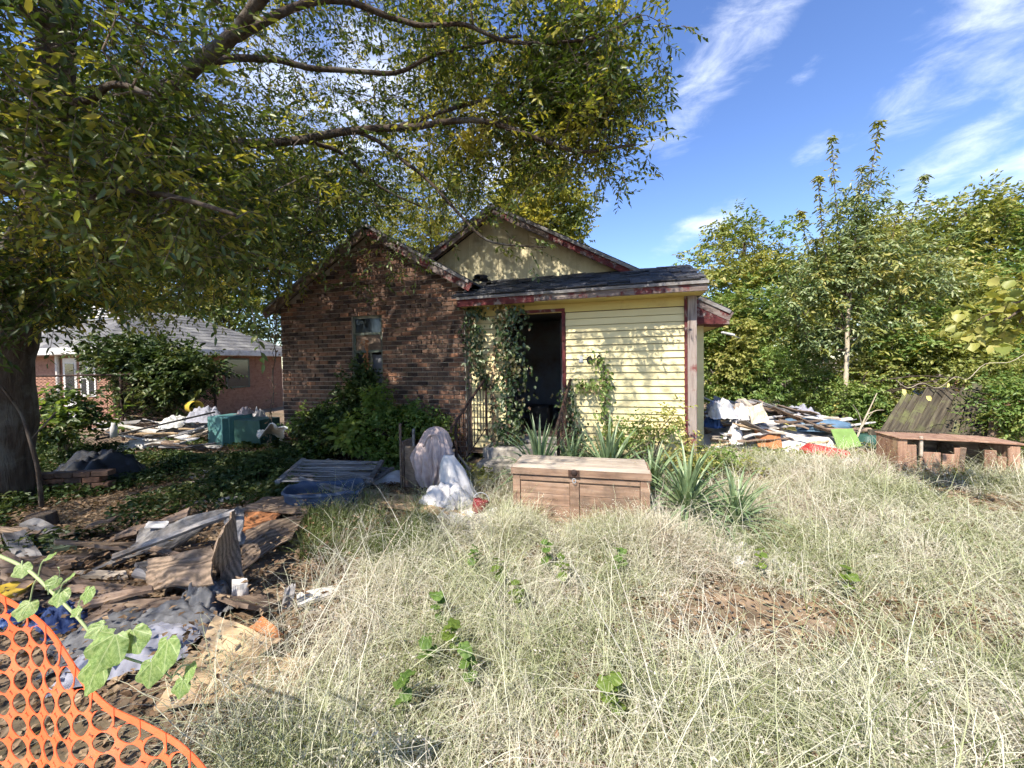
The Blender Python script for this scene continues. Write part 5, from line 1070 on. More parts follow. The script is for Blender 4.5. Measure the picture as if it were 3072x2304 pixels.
# porch recess with door
f = MB().box(-.03, -.014, 1.5, 2.05, 0, 1.95).build('door', 'whitepaint', nh); MB().box(-.04, -.031, 1.6, 1.95, .95, 1.8).build('pane', 'glass', f)
rz_ = 3.6; ov = .45
V = [(-ov, .2 - ov, EZ), (LW + .4, .2 - ov, EZ), (LW + .4, 5.4 + ov, EZ), (-ov, 5.4 + ov, EZ), (2.3, 2.8, rz_), (LW - 1.5, 2.8, rz_), (1.2, 2.8 - 1.0, EZ + .95), (1.2, 2.8 + 1.0, EZ + .95), (1.2, 2.8, rz_ - .02)]
nrf = MB().raw(V, [(0, 1, 5, 4, 6), (1, 2, 5), (2, 3, 7, 4, 5), (3, 0, 6, 7), (6, 4, 8), (7, 8, 4)]).build('roof', 'shingle_far', nh)
gvn = MB().raw([(1.17, 1.85, EZ + .97), (1.17, 3.75, EZ + .97), (1.17, 2.8, rz_ - .05), (1.2, 1.85, EZ + .97), (1.2, 3.75, EZ + .97), (1.2, 2.8, rz_ - .05)], [(0, 2, 1), (0, 1, 4, 3), (1, 2, 5, 4), (2, 0, 3, 5)]).build('gable_vent', 'whitepaint', nrf)
for k in range(5):
    h = .06 + k * .08; w = .86 * (1 - h / .46)
    if w > .08: MB().raw([(1.12, 2.8 - w, EZ + .98 + h), (1.12, 2.8 + w, EZ + .98 + h), (1.168, 2.8 + w, EZ + 1.03 + h), (1.168, 2.8 - w, EZ + 1.03 + h)], [(0, 1, 2, 3)]).build('louvre', 'whitepaint', gvn)
fs = MB(); fs.box(-ov - .02, LW + .4, .2 - ov - .02, .2 - ov, EZ - .16, EZ + .01); fs.box(-ov - .02, -ov, .2 - ov + .001, 5.4 + ov, EZ - .16, EZ + .01); fs.build('fascia', 'whitepaint', nrf)
so_ = MB(); so_.box(-ov, LW + .38, .2 - ov, .19, EZ - .17, EZ - .15); so_.box(-ov, -.015, .2, 5.4, EZ - .17, EZ - .15); so_.build('soffit', 'whitepaint', nrf)
sc_ = MB()                                     # shingle courses, stepped
for k in range(1, 11):
    u = k / 11; a = Vector(V[0]).lerp(Vector(V[4]), u); b = Vector(V[1]).lerp(Vector(V[5]), u); n_ = Vector((0, -.5, .86)) * .012
    if u < .62: a = Vector(V[0]).lerp(Vector(V[6]), u / .68)
    sc_.raw([a + n_, b + n_, b + Vector((0, .10, .053)), a + Vector((0, .10, .053)), a, b], [(0, 1, 2, 3), (4, 5, 1, 0)])
o = sc_.build('shingle_courses', 'shingle_far', nrf); o['kind'] = 'stuff'
# neighbouring house on the right, mostly behind leaves
rh = thing('brick_cottage', 'brick cottage with pinkish eave glimpsed through leaves at the right edge', 'house', G2(1004, 10.5), R(-38))
MB().box(-.9, 3.5, .0, .2, 0, 2.3).build('wall', 'nbrick', rh)
MB().raw([(-1.3, -.4, 2.3), (4, -.4, 2.3), (4, 3, 3.4), (-.2, 3, 3.4), (-1.3, -.4, 2.4), (4, -.4, 2.4), (4, 3, 3.5), (-.2, 3, 3.5)], [(3, 2, 1, 0), (4, 5, 6, 7), (0, 1, 5, 4), (3, 0, 4, 7)]).build('roof', 'shingle_far', rh)
MB().box(-1.3, 4, -.45, -.41, 2.2, 2.42).build('fascia', 'dresser', rh)
f = MB().box(.3, 1.2, -.04, -.002, 1.2, 2.05).build('window', 'whitepaint', rh); MB().box(.36, 1.14, -.05, -.042, 1.26, 2.0).build('pane', 'glass', f)

# ------------------------------------------------------------------ junk heap, dresser and leaning fence on the right
pm_ = G2(760, 7.6)
hp = in_ell(1, (0, 0, 0), (1, 1, 1))
def heap(cx, cy, rx, ry, h, seed):
    V = []; n = 24
    for j in range(n + 1):
        for i in range(n + 1):
            u, v = i / n * 2 - 1, j / n * 2 - 1; r = min(1, math.hypot(u, v)); z = h * (1 - r ** 1.6) * (.75 + .5 * mnoise.noise(Vector((u * 2, v * 2, seed)))) + .05 * mnoise.noise(Vector((u * 9, v * 9, seed)))
            V.append((cx + u * rx, cy + v * ry, z - .04 if r < 1 else -.1))
    w = n + 1; return MB().raw(V, [(j * w + i, j * w + i + 1, (j + 1) * w + i + 1, (j + 1) * w + i) for j in range(n) for i in range(n)])
o = heap(pm_.x, pm_.y, 2.0, 1.1, .62, 2).build('rubble_mound', 'rubble', smooth=True); tag(o, 'mound of mixed rubble under the junk right of the house', kind='stuff')
def hz_(x, Y): return .62 * max(0, 1 - (((G2(x, Y).x - pm_.x) / 2.0) ** 2 + ((Y - pm_.y) / 1.1) ** 2) ** .8)
rg = random.Random(21)
for i in range(90):
    x = rg.uniform(702, 850); Y = rg.uniform(6.6, 8.4); mt = rg.choice(['paper', 'brownwood', 'brownwood', 'greywood', 'chest_lid', 'plytan', 'plywood', 'dresser']); l = rg.uniform(.25, 1.3); w = rg.uniform(.04, .16)
    b = MB().slab([(-l / 2, -w / 2, 0), (l / 2, -w / 2, 0), (l / 2, w / 2, 0), (-l / 2, w / 2, 0)], rg.uniform(.01, .03), 5, 2, .05, seed=i, rag=.1)
    o = b.build('scrap_board', mt, None, G2(x, Y, hz_(x, Y) + rg.uniform(.02, .14)), (rg.uniform(-.4, .4), rg.uniform(-.1, .45), rg.uniform(-.5, .5))); tag(o, scrap_label(l, w, mt, x, (702, 850), Y, (6.6, 8.4), 'scrap in the right-hand junk heap'), 'scrap', 'scraps of the right-hand junk heap')
for k, (x, Y, z, w, d, h, mt, lab) in enumerate(((722, 7.0, .55, .5, .4, .25, 'whitecloth', 'white bundle of clothes on the junk heap beside the corner post'), (735, 6.8, .12, .3, .25, .3, 'whitecloth', 'white rag hanging low at the front of the junk heap'), (712, 7.2, .35, .4, .3, .2, 'brightblue', 'blue rag beside the corner post'), (742, 7.1, .5, .4, .3, .2, 'whitecloth', 'pale garment in the middle of the junk heap'), (716, 7.4, .6, .45, .35, .2, 'greycloth', 'dark garment at the back of the junk heap beside the house'),
                                              (800, 7.9, .38, .8, .5, .2, 'greycloth', 'dark sheeting behind the blue plastic shell'), (852, 9.0, .1, .5, .35, .35, 'navycloth', 'navy bundle far back behind the lime board'), (838, 9.0, .3, .3, .2, .25, 'yellowsheet', 'yellow bag far back under the bushes'))):
    o = crumple(w, d, h, 80 + k).build('bundle', mt, None, G2(x, Y, z), (0, 0, k), smooth=True); tag(o, lab, 'bundle')
def hs_sheet(name, label, cat, pts, Y, mat, th=.012, warp=.04, rag=.04):
    P = [PT(x, y, Y + dy) for x, y, dy in pts]; c = sum(P, Vector()) / 4; o = MB().slab([p - c for p in P], th, 6, 5, warp, pts[0][0], rag).build(name, mat, None, c); return tag(o, label, cat)
hs_sheet('curved_sheet', 'pale curved panel sticking up from the junk heap', 'panel', [(732, 413, -.1), (760, 415, 0), (748, 398, .3), (734, 400, .3)], 7.2, 'chest_lid', .012, .12, .2)
hs_sheet('carton', 'pale broken carton standing in the junk heap', 'carton', [(753, 424, -.2), (770, 422, -.1), (763, 402, 0), (748, 408, -.05)], 6.9, 'cream', .02, .05)
hs_sheet('woven_mat', 'rust-brown woven mat at the front of the junk heap', 'mat', [(758, 448, -.2), (782, 450, -.25), (781, 429, .15), (752, 428, .15)], 6.8, 'orangebrown', .02, .08)
hs_sheet('yellow_board', 'small yellow board on the junk heap next to the blue shell', 'board', [(783, 428, 0), (797, 431, 0), (794, 423, .1), (783, 423, .1)], 7.0, 'yellowsheet', .015, .01)
hs_sheet('lime_board', 'lime green board with leaf shadows leaning on the junk heap', 'board', [(839, 450, -.1), (862, 446, -.1), (853, 428, .15), (831, 429, .15)], 6.7, 'limeboard', .015, .02, .01)
bs = thing('blue_shell', 'pale blue plastic shell upside down on the junk heap', 'plastic tub', PT(812, 428, 7.4), R(-18)); b_ = MB().lathe([(0, .16), (.35, .15), (.52, .1), (.56, 0), (.58, 0), (.54, .12), (.36, .17), (0, .18)], 24); b_.v = [(x * 1.1, y * .5, z) for x, y, z in b_.v]; b_.build('shell_body', 'blueplast', bs, smooth=True); MB().bbox(-.5, .5, -.3, -.27, -.03, .0, .01).build('shell_rim', 'blueplast', bs)
rl = thing('red_bin', 'bright red plastic storage bin lying in front of the junk heap', 'bin', PT(826, 457, 6.2), R(-22)); rl.rotation_euler = (R(-4), R(10), R(-16))
b_ = MB()
pr = [(0.42, .0), (.43, .05), (.40, .075), (.33, .15), (.30, .165), (0, .17)]
na = 32; V = []; Fc = []
for (r_, z_) in pr:
    for k in range(na):
        a = 2 * math.pi * k / na; c_, s_ = math.cos(a), math.sin(a); q = .55; V.append((r_ * .82 * math.copysign(abs(c_) ** q, c_), r_ * .5 * math.copysign(abs(s_) ** q, s_), z_))
for j in range(len(pr) - 1):
    for k in range(na): Fc.append((j * na + k, j * na + (k + 1) % na, (j + 1) * na + (k + 1) % na, (j + 1) * na + k))
b_.raw(V, Fc).build('lid_top', 'redplast', rl, smooth=False); MB().bbox(-.08, .08, -.25, -.215, .01, .04, .008).build('lid_grip', 'redplast', rl); MB().bbox(-.2, .25, -.16, .16, -.2, -.01, .03).build('lid_skirt', 'redplast', rl)
gl = thing('green_bin', 'dark green plastic bin behind the lime board', 'bin', PT(872, 443, 6.9), R(5)); V2 = [(x * .9, y, z) for x, y, z in V]; MB().raw(V2, Fc).build('lid_top', 'darkgreen', gl); MB().bbox(-.38, .4, -.22, .22, -.25, -.005, .03).build('bin_wall', 'darkgreen', gl)
for k, (pts, lab) in enumerate((([(818, 475, .02), (868, 474, .02), (866, 462, .12), (838, 462, .12)], 'white sheet of paper board in front of the red lid'), ([(836, 470, .05), (862, 470, .05), (860, 458, .2), (846, 457, .2)], 'folded white paper propped before the lime board'), ([(862, 472, .03), (892, 470, .03), (890, 460, .08), (868, 462, .1)], 'white torn paper before the broken dresser'),
                                ([(786, 456, .06), (830, 462, .06), (832, 458, .08), (788, 452, .08)], 'pale plank left of the red lid'), ([(700, 455, .02), (745, 457, .02), (744, 452, .05), (702, 450, .05)], 'pale plank at the foot of the junk heap by the house'))):
    sheet('paper_sheet', lab, 'paper' if k < 3 else 'plank', pts, 'paper' if k < 3 else 'chest_lid', .008, .06, .12)
lp = thing('curved_lamp', 'white gooseneck lamp pole arching out beside the house eave', 'lamp', G2(760, 11.2)); q0 = lp.location
MB().tube([Vector(p) - q0 for p in smooth_path([G2(761, 11.2, 0), PT(761, 380, 11.2), PT(757, 352, 11.0), PT(745, 341, 10), PT(731, 335, 9.2)], 5)], .011, 6).build('pole', 'palegrey', lp, smooth=True)
MB().bbox(-.2, .1, -.05, .05, -.02, .03, .01).build('lamp_head', 'palegrey', lp, PT(730, 334.5, 9.2) - q0, (0, R(14), 0))
# broken dresser
dr = thing('broken_dresser', 'broken red-brown dresser with missing drawers in the tall grass', 'dresser', PG(898, 478), R(-15)); DW = 1.24; DH = .52
dxm = PT(1012, 460, PG(898, 478).y - .25)
MB().bbox(0, .1, 0, .45, 0, DH, .006).build('side_panel', 'dresser', dr); MB().bbox(DW - .1, DW, 0, .45, 0, DH - .05, .006).build('side_panel', 'dresser', dr)
MB().bbox(-.02, DW * .58, -.03, .47, DH + .001, DH + .02, .006).build('top_board', 'dresser', dr, None, (0, R(1), 0)); MB().bbox(DW * .56, DW + .03, -.02, .46, DH - .02, DH + .004, .006).build('top_board', 'dresser', dr, None, (0, R(3.2), 0)).location = (0, 0, .05)
MB().bbox(.1, DW - .1, .42, .44, 0, DH, .003).build('back_panel', 'brownwood', dr)
for (a, b, z0, z1) in ((.105, .22, 0, .44), (.24, .46, 0, .36), (.47, .6, .0, .35), (.62, .72, 0, .4), (.9, 1.02, 0, .42), (1.03, 1.12, 0, .36), (1.13, 1.238, 0, .43)):
    MB().bbox(a, b - .004, .01, .03, z0, z1, .004).build('front_board', 'dresser', dr, (0, random.uniform(-.012, .02), 0), (0, R(random.uniform(-2, 2)), 0))
MB().bbox(.23, .26, -.01, .02, .3, .56, .003).build('drawer_runner', 'chest_lid', dr); MB().bbox(.62, .68, .02, .4, 0, DH - .02, .004).build('divider', 'brownwood', dr, None, (0, R(6), 0))
# leaning fence
lf = thing('leaning_fence', 'collapsed dark board fence leaning behind the broken dresser', 'fence')
x = 878; i = 0
while x < 1000:
    lean = np.interp(x, [868, 940, 1000], [34, 26, 4]); Yb = np.interp(x, [868, 1000], [7.4, 6.3]); w = random.uniform(.12, .15)
    zb_ = PT(x, 440, Yb); L_ = random.uniform(1.0, 1.2) if x < 975 else random.uniform(.8, .95)
    b = MB().bbox(-w / 2, w / 2, -.01, .01, 0, L_, .004)
    if x < 985: b.build('board', 'fencewood', lf, (zb_.x, zb_.y, random.uniform(-.02, .06)), (R(-random.uniform(14, 24)), R(lean + random.uniform(-2, 2)), R(-24)))
    else: b.build('board', 'brownwood', lf, (zb_.x, zb_.y, 0), (R(-6), R(lean), R(-24)))
    x += (w + .012) / Yb * F_PX * .93; i += 1
for (x0, y0, x1, y1, d) in ((868, 432, 965, 436, -.35), (940, 440, 1010, 446, -.2)):
    a, b = PT(x0, y0, 6.7 + d), PT(x1, y1, 6.2 + d); e = b - a; MB().bbox(0, e.length, -.02, .02, -.045, .045, .004).build('rail', 'fencewood', lf, a, (0, -math.atan2(e.z, math.hypot(e.x, e.y)), math.atan2(e.y, e.x)))
# bare pale branches near the fence
bb = thing('dead_branch', 'pale dead branch forking up before the leaning fence', 'branch')
MB().tube(smooth_path([PT(857, 438, 6.9), PT(862, 425, 6.9), PT(870, 408, 6.9), PT(877, 393, 6.9)]), [.018 - .001 * i for i in range(13)], 6).build('stem', 'paletwig', bb)
for (x0, y0, x1, y1) in ((862, 425, 853, 405), (862, 427, 873, 412), (866, 415, 884, 410), (859, 432, 848, 422)): MB().tube(smooth_path([PT(x0, y0, 6.9), PT((x0 + x1) / 2 + 1, (y0 + y1) / 2 - 2, 6.85), PT(x1, y1, 6.8)]), [.009 - .0007 * i for i in range(9)], 5).build('side_branch', 'paletwig', bb)
br = thing('dead_vine', 'long pale dry vine stem with a few yellow leaves above the leaning fence', 'vine')
MB().tube(smooth_path([PT(896, 380, 6.4), PT(908, 388, 6.4), PT(922, 383, 6.35), PT(938, 388, 6.4), PT(955, 377, 6.3), PT(968, 379, 6.3), PT(985, 364, 6.3), PT(1010, 362, 6.2), PT(1030, 350, 6.1)]), .0045, 5).build('stem', 'paletwig', br)
vm = LB(); P = np.array([list(PT(x, y, 6.3)) for x, y in ((902, 389), (947, 382), (926, 396))]); vm.add(leaves_np(P, np.array([[.2, -.3, -.9], [-.3, -.4, -.7], [.5, -.2, -.6]]), .11, .08, shape=6, tilt=np.array([[0, -1, .3], [.4, -1, 0], [-.5, -1, .5]]))); vm.build('leaves', 'yellowsheet', br)

# ------------------------------------------------------------------ orange safety netting and cucumber vine, nearest the camera
nf = thing('safety_netting', 'sagging orange plastic safety netting in the near left corner', 'netting')
TOP = smooth_path([PT(-120, 545, 1.10), PT(-40, 568, 1.02), PT(0, 592, .98), PT(45, 625, .95), PT(82, 668, .92), PT(112, 700, .90), PT(150, 718, .89), PT(185, 738, .88), PT(212, 768, .87), PT(228, 810, .86), PT(240, 870, .86)], 8)
cum = [0]
for i in range(1, len(TOP)): cum.append(cum[-1] + (TOP[i] - TOP[i - 1]).length)
def toppt(s):
    s = max(0, min(cum[-1] - 1e-6, s)); i = max(k for k in range(len(cum)) if cum[k] <= s); i = min(i, len(TOP) - 2); t = (s - cum[i]) / (cum[i + 1] - cum[i]); return TOP[i].lerp(TOP[i + 1], t), (TOP[i + 1] - TOP[i]).normalized()
nvec = Vector((.10, -1, .25)).normalized()
_T = (TOP[-12] - TOP[8]).normalized(); _Dn = _T.cross(nvec).normalized()
if _Dn.z > 0: _Dn = -_Dn
def netpt(s, t):
    p, d = toppt(s); w = .028 * mnoise.noise(Vector((s * 4, t * 4, 2))) + .02 * math.sin(s * 7 + t * 3)
    dn = (_Dn + Vector((-.12 * t, 0, 0))).normalized()
    return p + dn * t + nvec * (w * min(1, t * 6 + .3)) + Vector((0, .14 * t, 0))
SX, SY = .072, .0335; HXr, HYr = .0242, .0185
vs = []; fs = []; idx = {}
NS = int(cum[-1] / SX); NTt = 24
NR = 24
for r_ in range(NTt):
    for c_ in range(NS):
        cx = (c_ + .5 + .5 * (r_ % 2)) * SX; cy = .022 + (r_ + .5) * SY
        if cx > cum[-1] - SX * .6: continue
        # cell outline (brick-laid hexagon) and oval hole
        out = [];  ins = []
        jx, jy = random.uniform(-.0015, .0015), random.uniform(-.001, .001); fx = random.uniform(.92, 1.06)
        for k in range(NR):
            a = 2 * math.pi * (k + .5) / NR; ca_, sa_ = math.cos(a), math.sin(a)
            ins.append((cx + jx + HXr * fx * math.copysign(abs(ca_) ** .82, ca_) + .12 * HYr * sa_, cy + jy + HYr * math.copysign(abs(sa_) ** .82, sa_)))
            # ray to rectangle boundary
            m_ = 9.0
            for (nx_, ny_) in ((SX, 0), (-SX, 0), (SX / 2, SY), (-SX / 2, SY), (SX / 2, -SY), (-SX / 2, -SY)):
                l_ = math.hypot(nx_, ny_); c__ = (ca_ * nx_ + sa_ * ny_) / l_
                if c__ > .01: m_ = min(m_, l_ / 2 / c__)
            out.append((cx + ca_ * m_, cy + sa_ * m_))
        b = len(vs); vs += [netpt(*q) for q in out] + [netpt(*q) for q in ins]
        for k in range(NR): fs.append((b + k, b + (k + 1) % NR, b + NR + (k + 1) % NR, b + NR + k))
bm = bmesh.new()
for v_ in vs: bm.verts.new(v_)
bm.verts.ensure_lookup_table()
for f_ in fs: bm.faces.new([bm.verts[i] for i in f_])
bmesh.ops.remove_doubles(bm, verts=bm.verts, dist=.0018)
me = bpy.data.meshes.new('net_mesh'); bm.to_mesh(me); bm.free(); me.materials.append(MT['orange'])
no = link('net_mesh', me, nf); sm = no.modifiers.new('thickness', 'SOLIDIFY'); sm.thickness = .0022
b_ = MB(); k = 90
for i in range(k):
    a, b = cum[-1] * i / k, cum[-1] * (i + 1) / k; A, B, C_, D_ = netpt(a, .008), netpt(b, .008), netpt(b, .0205), netpt(a, .0205); b_.raw([A - nvec * .0, B, C_, D_], [(0, 1, 2, 3)])
o = b_.build('top_band', 'orange', nf); sm = o.modifiers.new('thickness', 'SOLIDIFY'); sm.thickness = .0026; sm.offset = .6
# cucumber vine
cv = thing('cucumber_vine', 'pale green vine with heart-shaped leaves trailing over the orange netting', 'vine')
VP = smooth_path([PT(-30, 545, .98), PT(0, 556, .96), PT(28, 570, .93), PT(52, 592, .90), PT(80, 620, .88), PT(100, 645, .87), PT(118, 655, .86), PT(145, 664, .86), PT(160, 670, .86), PT(172, 678, .86)], 5)
MB().tube(VP, [.0045 - .003 * i / len(VP) for i in range(len(VP))], 6).build('stem', 'stem', cv, smooth=True)
def heart(seed):
    """a lobed leaf about one unit wide, stalk at the origin, pointing +y, cupped"""
    rg = random.Random(seed); V = [(0, 0, 0)]; n = 40
    for k in range(n):
        a = -math.pi / 2 + .2 + (2 * math.pi - .4) * k / (n - 1); t = (k / (n - 1) - .5) * 2
        r = .50 * (1 + .07 * math.cos(5 * (a - math.pi / 2))) * (1.1 if abs(t) < .05 else 1) * (1 + .018 * math.sin(k * 2.4 + seed))
        x, y = r * math.cos(a), r * math.sin(a) + .36
        z = -.22 * (x * x + (y - .36) ** 2) + .05 * math.sin(a * 5) + .05 * abs(x)
        V.append((x, y, z))
    M_ = [(p[0] * .52, (p[1] - .1) * .55 + .08, p[2] * .3 + .03 * math.cos(5 * (i / 39 * 5.9)) + .02) for i, p in enumerate(V[1:])]
    V += M_; Fc = []
    for k in range(n - 1): Fc += [(1 + k, 2 + k, 1 + n + k + 1, 1 + n + k), (0, 1 + n + k, 1 + n + k + 1)]
    return MB().raw(V, Fc)
hm = [heart(i).mesh('leaf', 'cucumber', True) for i in range(4)]
for i, (x, y, Y, w, ang, tilt, yaw) in enumerate(((22, 575, .93, .045, 200, 40, 20), (45, 570, .92, .03, 10, 60, -30), (58, 588, .9, .036, 140, 30, 30), (68, 590, .9, .03, 60, 50, -40), (62, 600, .9, .05, 190, 35, 10), (30, 612, .92, .055, 170, 40, 25), (90, 598, .88, .045, 185, 25, -10),
                                                   (133, 640, .86, .072, 205, 30, 15), (100, 668, .85, .095, 176, 22, -8), (115, 645, .84, .10, 160, 20, 10), (168, 650, .86, .085, 195, 24, -12), (152, 672, .85, .068, 182, 20, 12), (190, 675, .87, .05, 225, 35, -30), (183, 690, .85, .048, 178, 22, 5), (104, 635, .86, .045, 120, 40, 25), (80, 618, .87, .028, 150, 40, 0))):
    p = PT(x, y - 10, Y); q = min(VP, key=lambda v_: (v_ - p).length)
    w *= .8; o = link('leaf', hm[i % 4], cv, p); o.scale = (w, w, w)
    o.rotation_euler = (Matrix.Rotation(R(yaw), 3, 'Z') @ Matrix.Rotation(R(90 - tilt), 3, 'X') @ Matrix.Rotation(R(ang), 3, 'Z')).to_euler()
    MB().tube(smooth_path([q, q.lerp(p, .5) + Vector((0, 0, .012)), p], 3), .0016, 5).build('leaf_stalk', 'stem', cv)
for (x0, y0) in ((50, 592), (120, 655), (172, 678)):
    a = PT(x0, y0, .88); MB().tube([a + Vector((.004 * i + .008 * math.cos(i * .9), -.01, .006 * i + .008 * math.sin(i * .9))) for i in range(12)], .0008, 4).build('tendril', 'stem', cv)

# ------------------------------------------------------------------ ground stuff: grass, leaf litter, weeds
def inpoly(X, Y, poly):
    ins = np.zeros(len(X), bool); n = len(poly); j = n - 1
    for i in range(n):
        xi, yi = poly[i]; xj, yj = poly[j]
        c_ = ((yi > Y) != (yj > Y)) & (X < (xj - xi) * (Y - yi) / (yj - yi + 1e-12) + xi); ins ^= c_; j = i
    return ins
gpoly = [(-.75, .2), (-.85, 1.2)] + [tuple(PG(x, y)[:2]) for x, y in ((215, 760), (255, 715), (300, 672), (335, 635), (345, 590), (365, 560), (425, 545), (470, 525), (505, 505), (515, 480), (640, 462), (740, 458), (800, 462), (880, 458), (1060, 455))] + [(9, 5.2), (9, .2)]
def blades(n, rmin, rmax, poly, Lr, wr, bendr, leanr, K=4, pw=.35, jit=0.0, tuft=None, seedfrac=0.0):
    r = rmin + (rmax - rmin) * RNG.uniform(0, 1, n) ** (1 / (1 + pw)); a = RNG.uniform(-R(62), R(62), n)
    X, Y = r * np.sin(a), r * np.cos(a) + .15
    if tuft:
        k = n // tuft; c = RNG.integers(0, k, n); X, Y = X[c] + RNG.normal(size=n) * .035 * (1 + r[c] * .25), Y[c] + RNG.normal(size=n) * .035 * (1 + r[c] * .25)
        az0 = RNG.uniform(0, 6.28, k)[c]; ls = RNG.uniform(.7, 1.25, k)[c]
    else: az0 = RNG.uniform(0, 6.28, n); ls = np.ones(n)
    if poly is not None: s = inpoly(X, Y, poly); X, Y, az0, ls = X[s], Y[s], az0[s], ls[s]
    # nothing inside the chest
    dx, dy = X - ca.x, Y - ca.y; lx = dx * math.cos(crz) + dy * math.sin(crz); ly = -dx * math.sin(crz) + dy * math.cos(crz)
    s = ~((lx > -.03) & (lx < CWd + .03) & (ly > -.03) & (ly < CD + .03)); X, Y, az0, ls = X[s], Y[s], az0[s], ls[s]
    pn = np.array([mnoise.noise(Vector((x * 1.1, y * 1.1, 1))) + .45 * mnoise.noise(Vector((x * 4.5, y * 4.5, 5))) for x, y in zip(X, Y)]); s = pn > -.33 + RNG.normal(size=len(X)) * .1; X, Y, az0, ls, pn = X[s], Y[s], az0[s], ls[s], pn[s]
    N = len(X); d = np.hypot(X, Y)
    az = np.where(RNG.uniform(size=N) < .5, az0 + RNG.normal(size=N) * .5, RNG.uniform(0, 6.28, N))
    L = RNG.uniform(*Lr, N) * ls * (.85 + .45 * pn); w = RNG.uniform(*wr, N) * np.clip(.75 + .09 * d, .75, 1.4)
    th = np.abs(RNG.normal(leanr[0], leanr[1], N)); bend = RNG.uniform(*bendr, N)
    P = np.stack([X, Y, gz_np(X, Y) - .01], 1); pts = [P]; dirs = []
    for k in range(K):
        az = az + RNG.normal(size=N) * .22; t = th + bend * ((k + .5) / K) ** 1.2
        D = np.stack([np.sin(t) * np.cos(az), np.sin(t) * np.sin(az), np.cos(t)], 1); P = P + D * (L / K)[:, None]; P[:, 2] = np.maximum(P[:, 2], .008 + RNG.uniform(0, .05, N)); pts.append(P.copy()); dirs.append(D)
    S = np.stack([-np.sin(az), np.cos(az), RNG.normal(size=N) * .3], 1); S = unit(S)
    V = []
    for k in range(K):
        f = (1 - .55 * k / K) * .5; V += [pts[k] - S * (w * f)[:, None], pts[k] + S * (w * f)[:, None]]
    V.append(pts[K]); m_ = 2 * K + 1; V = np.stack(V, 1).reshape(-1, 3)
    Fc = []
    for k in range(K - 1): Fc += [[2 * k, 2 * k + 1, 2 * k + 3], [2 * k, 2 * k + 3, 2 * k + 2]]
    Fc.append([2 * K - 2, 2 * K - 1, 2 * K]); Fc = np.array(Fc)
    Fa = (Fc[None] + (np.arange(N) * m_)[:, None, None]).reshape(-1, 3)
    tips = None
    if seedfrac: s = RNG.uniform(size=N) < seedfrac; tips = (pts[K][s], dirs[-1][s])
    return (V, Fa), tips
gr = LB(); sd = LB()
A_, tips = blades(135000, 1.0, 9.0, gpoly, (.16, .48), (.0024, .0048), (.9, 2.6), (.8, .45), 4, .25, tuft=12, seedfrac=.14); gr.add(A_)
def seeds(tips, k, L_):
    P, D = tips
    for j in range(k):
        n = len(P); sd.add(leaves_np(P - D * .012 * j, D + RNG.normal(size=(n, 3)) * .9, L_ * RNG.uniform(.6, 1.2, n), L_ * .45, rng=RNG))
seeds(tips, 6, .017)
A_, tips = blades(26000, 1.0, 7.0, gpoly, (.38, .75), (.002, .0036), (1.4, 2.9), (.5, .35), 6, .2, tuft=7, seedfrac=.3); gr.add(A_); seeds(tips, 5, .016)
gp3 = [tuple(PG(x, y)[:2]) for x, y in ((700, 500), (700, 468), (800, 462), (885, 470), (1040, 475), (1060, 520))]
A_, tips = blades(80000, 3.6, 8.0, gp3, (.25, .6), (.003, .005), (.6, 2.0), (.5, .35), 4, .5, tuft=14, seedfrac=.1); gr.add(A_); seeds(tips, 4, .016)
gp4 = [(ca.x - .1, ca.y - .02), (cb.x + .1, cb.y - .02), (cb.x + .15, cb.y - .5), (ca.x - .2, ca.y - .6)]
A_, tips = blades(150000, 2.8, 4.0, gp4, (.2, .46), (.0026, .0042), (.6, 2.0), (.45, .35), 4, .5, tuft=10, seedfrac=.15); gr.add(A_); seeds(tips, 4, .016)
A_, tips = blades(1800, 1.2, 5.0, gpoly, (.5, .95), (.004, .006), (.3, 1.4), (.7, .35), 6, .2); gr.add(A_)
o = gr.build('dry_grass', 'grass'); tag(o, 'tangled pale dry grass covering the front yard', kind='stuff')
o = sd.build('seed_heads', 'seed'); tag(o, 'fluffy pale seed heads among the dry grass', kind='stuff')
gg = LB()
A_, _ = blades(11000, 1.0, 8.0, gpoly, (.15, .4), (.003, .006), (.4, 1.5), (.4, .3), 4, .25, tuft=14); gg.add(A_)
gp2 = [tuple(PG(x, y)[:2]) for x, y in ((300, 560), (310, 505), (420, 500), (440, 545), (370, 570))]
A_, _ = blades(60000, 3.0, 5.5, gp2, (.15, .38), (.003, .006), (.5, 1.6), (.4, .3), 4, .25, tuft=14); gg.add(A_)
o = gg.build('green_grass', 'greengrass'); tag(o, 'greener tufts of grass by the heap and through the dry grass', kind='stuff')
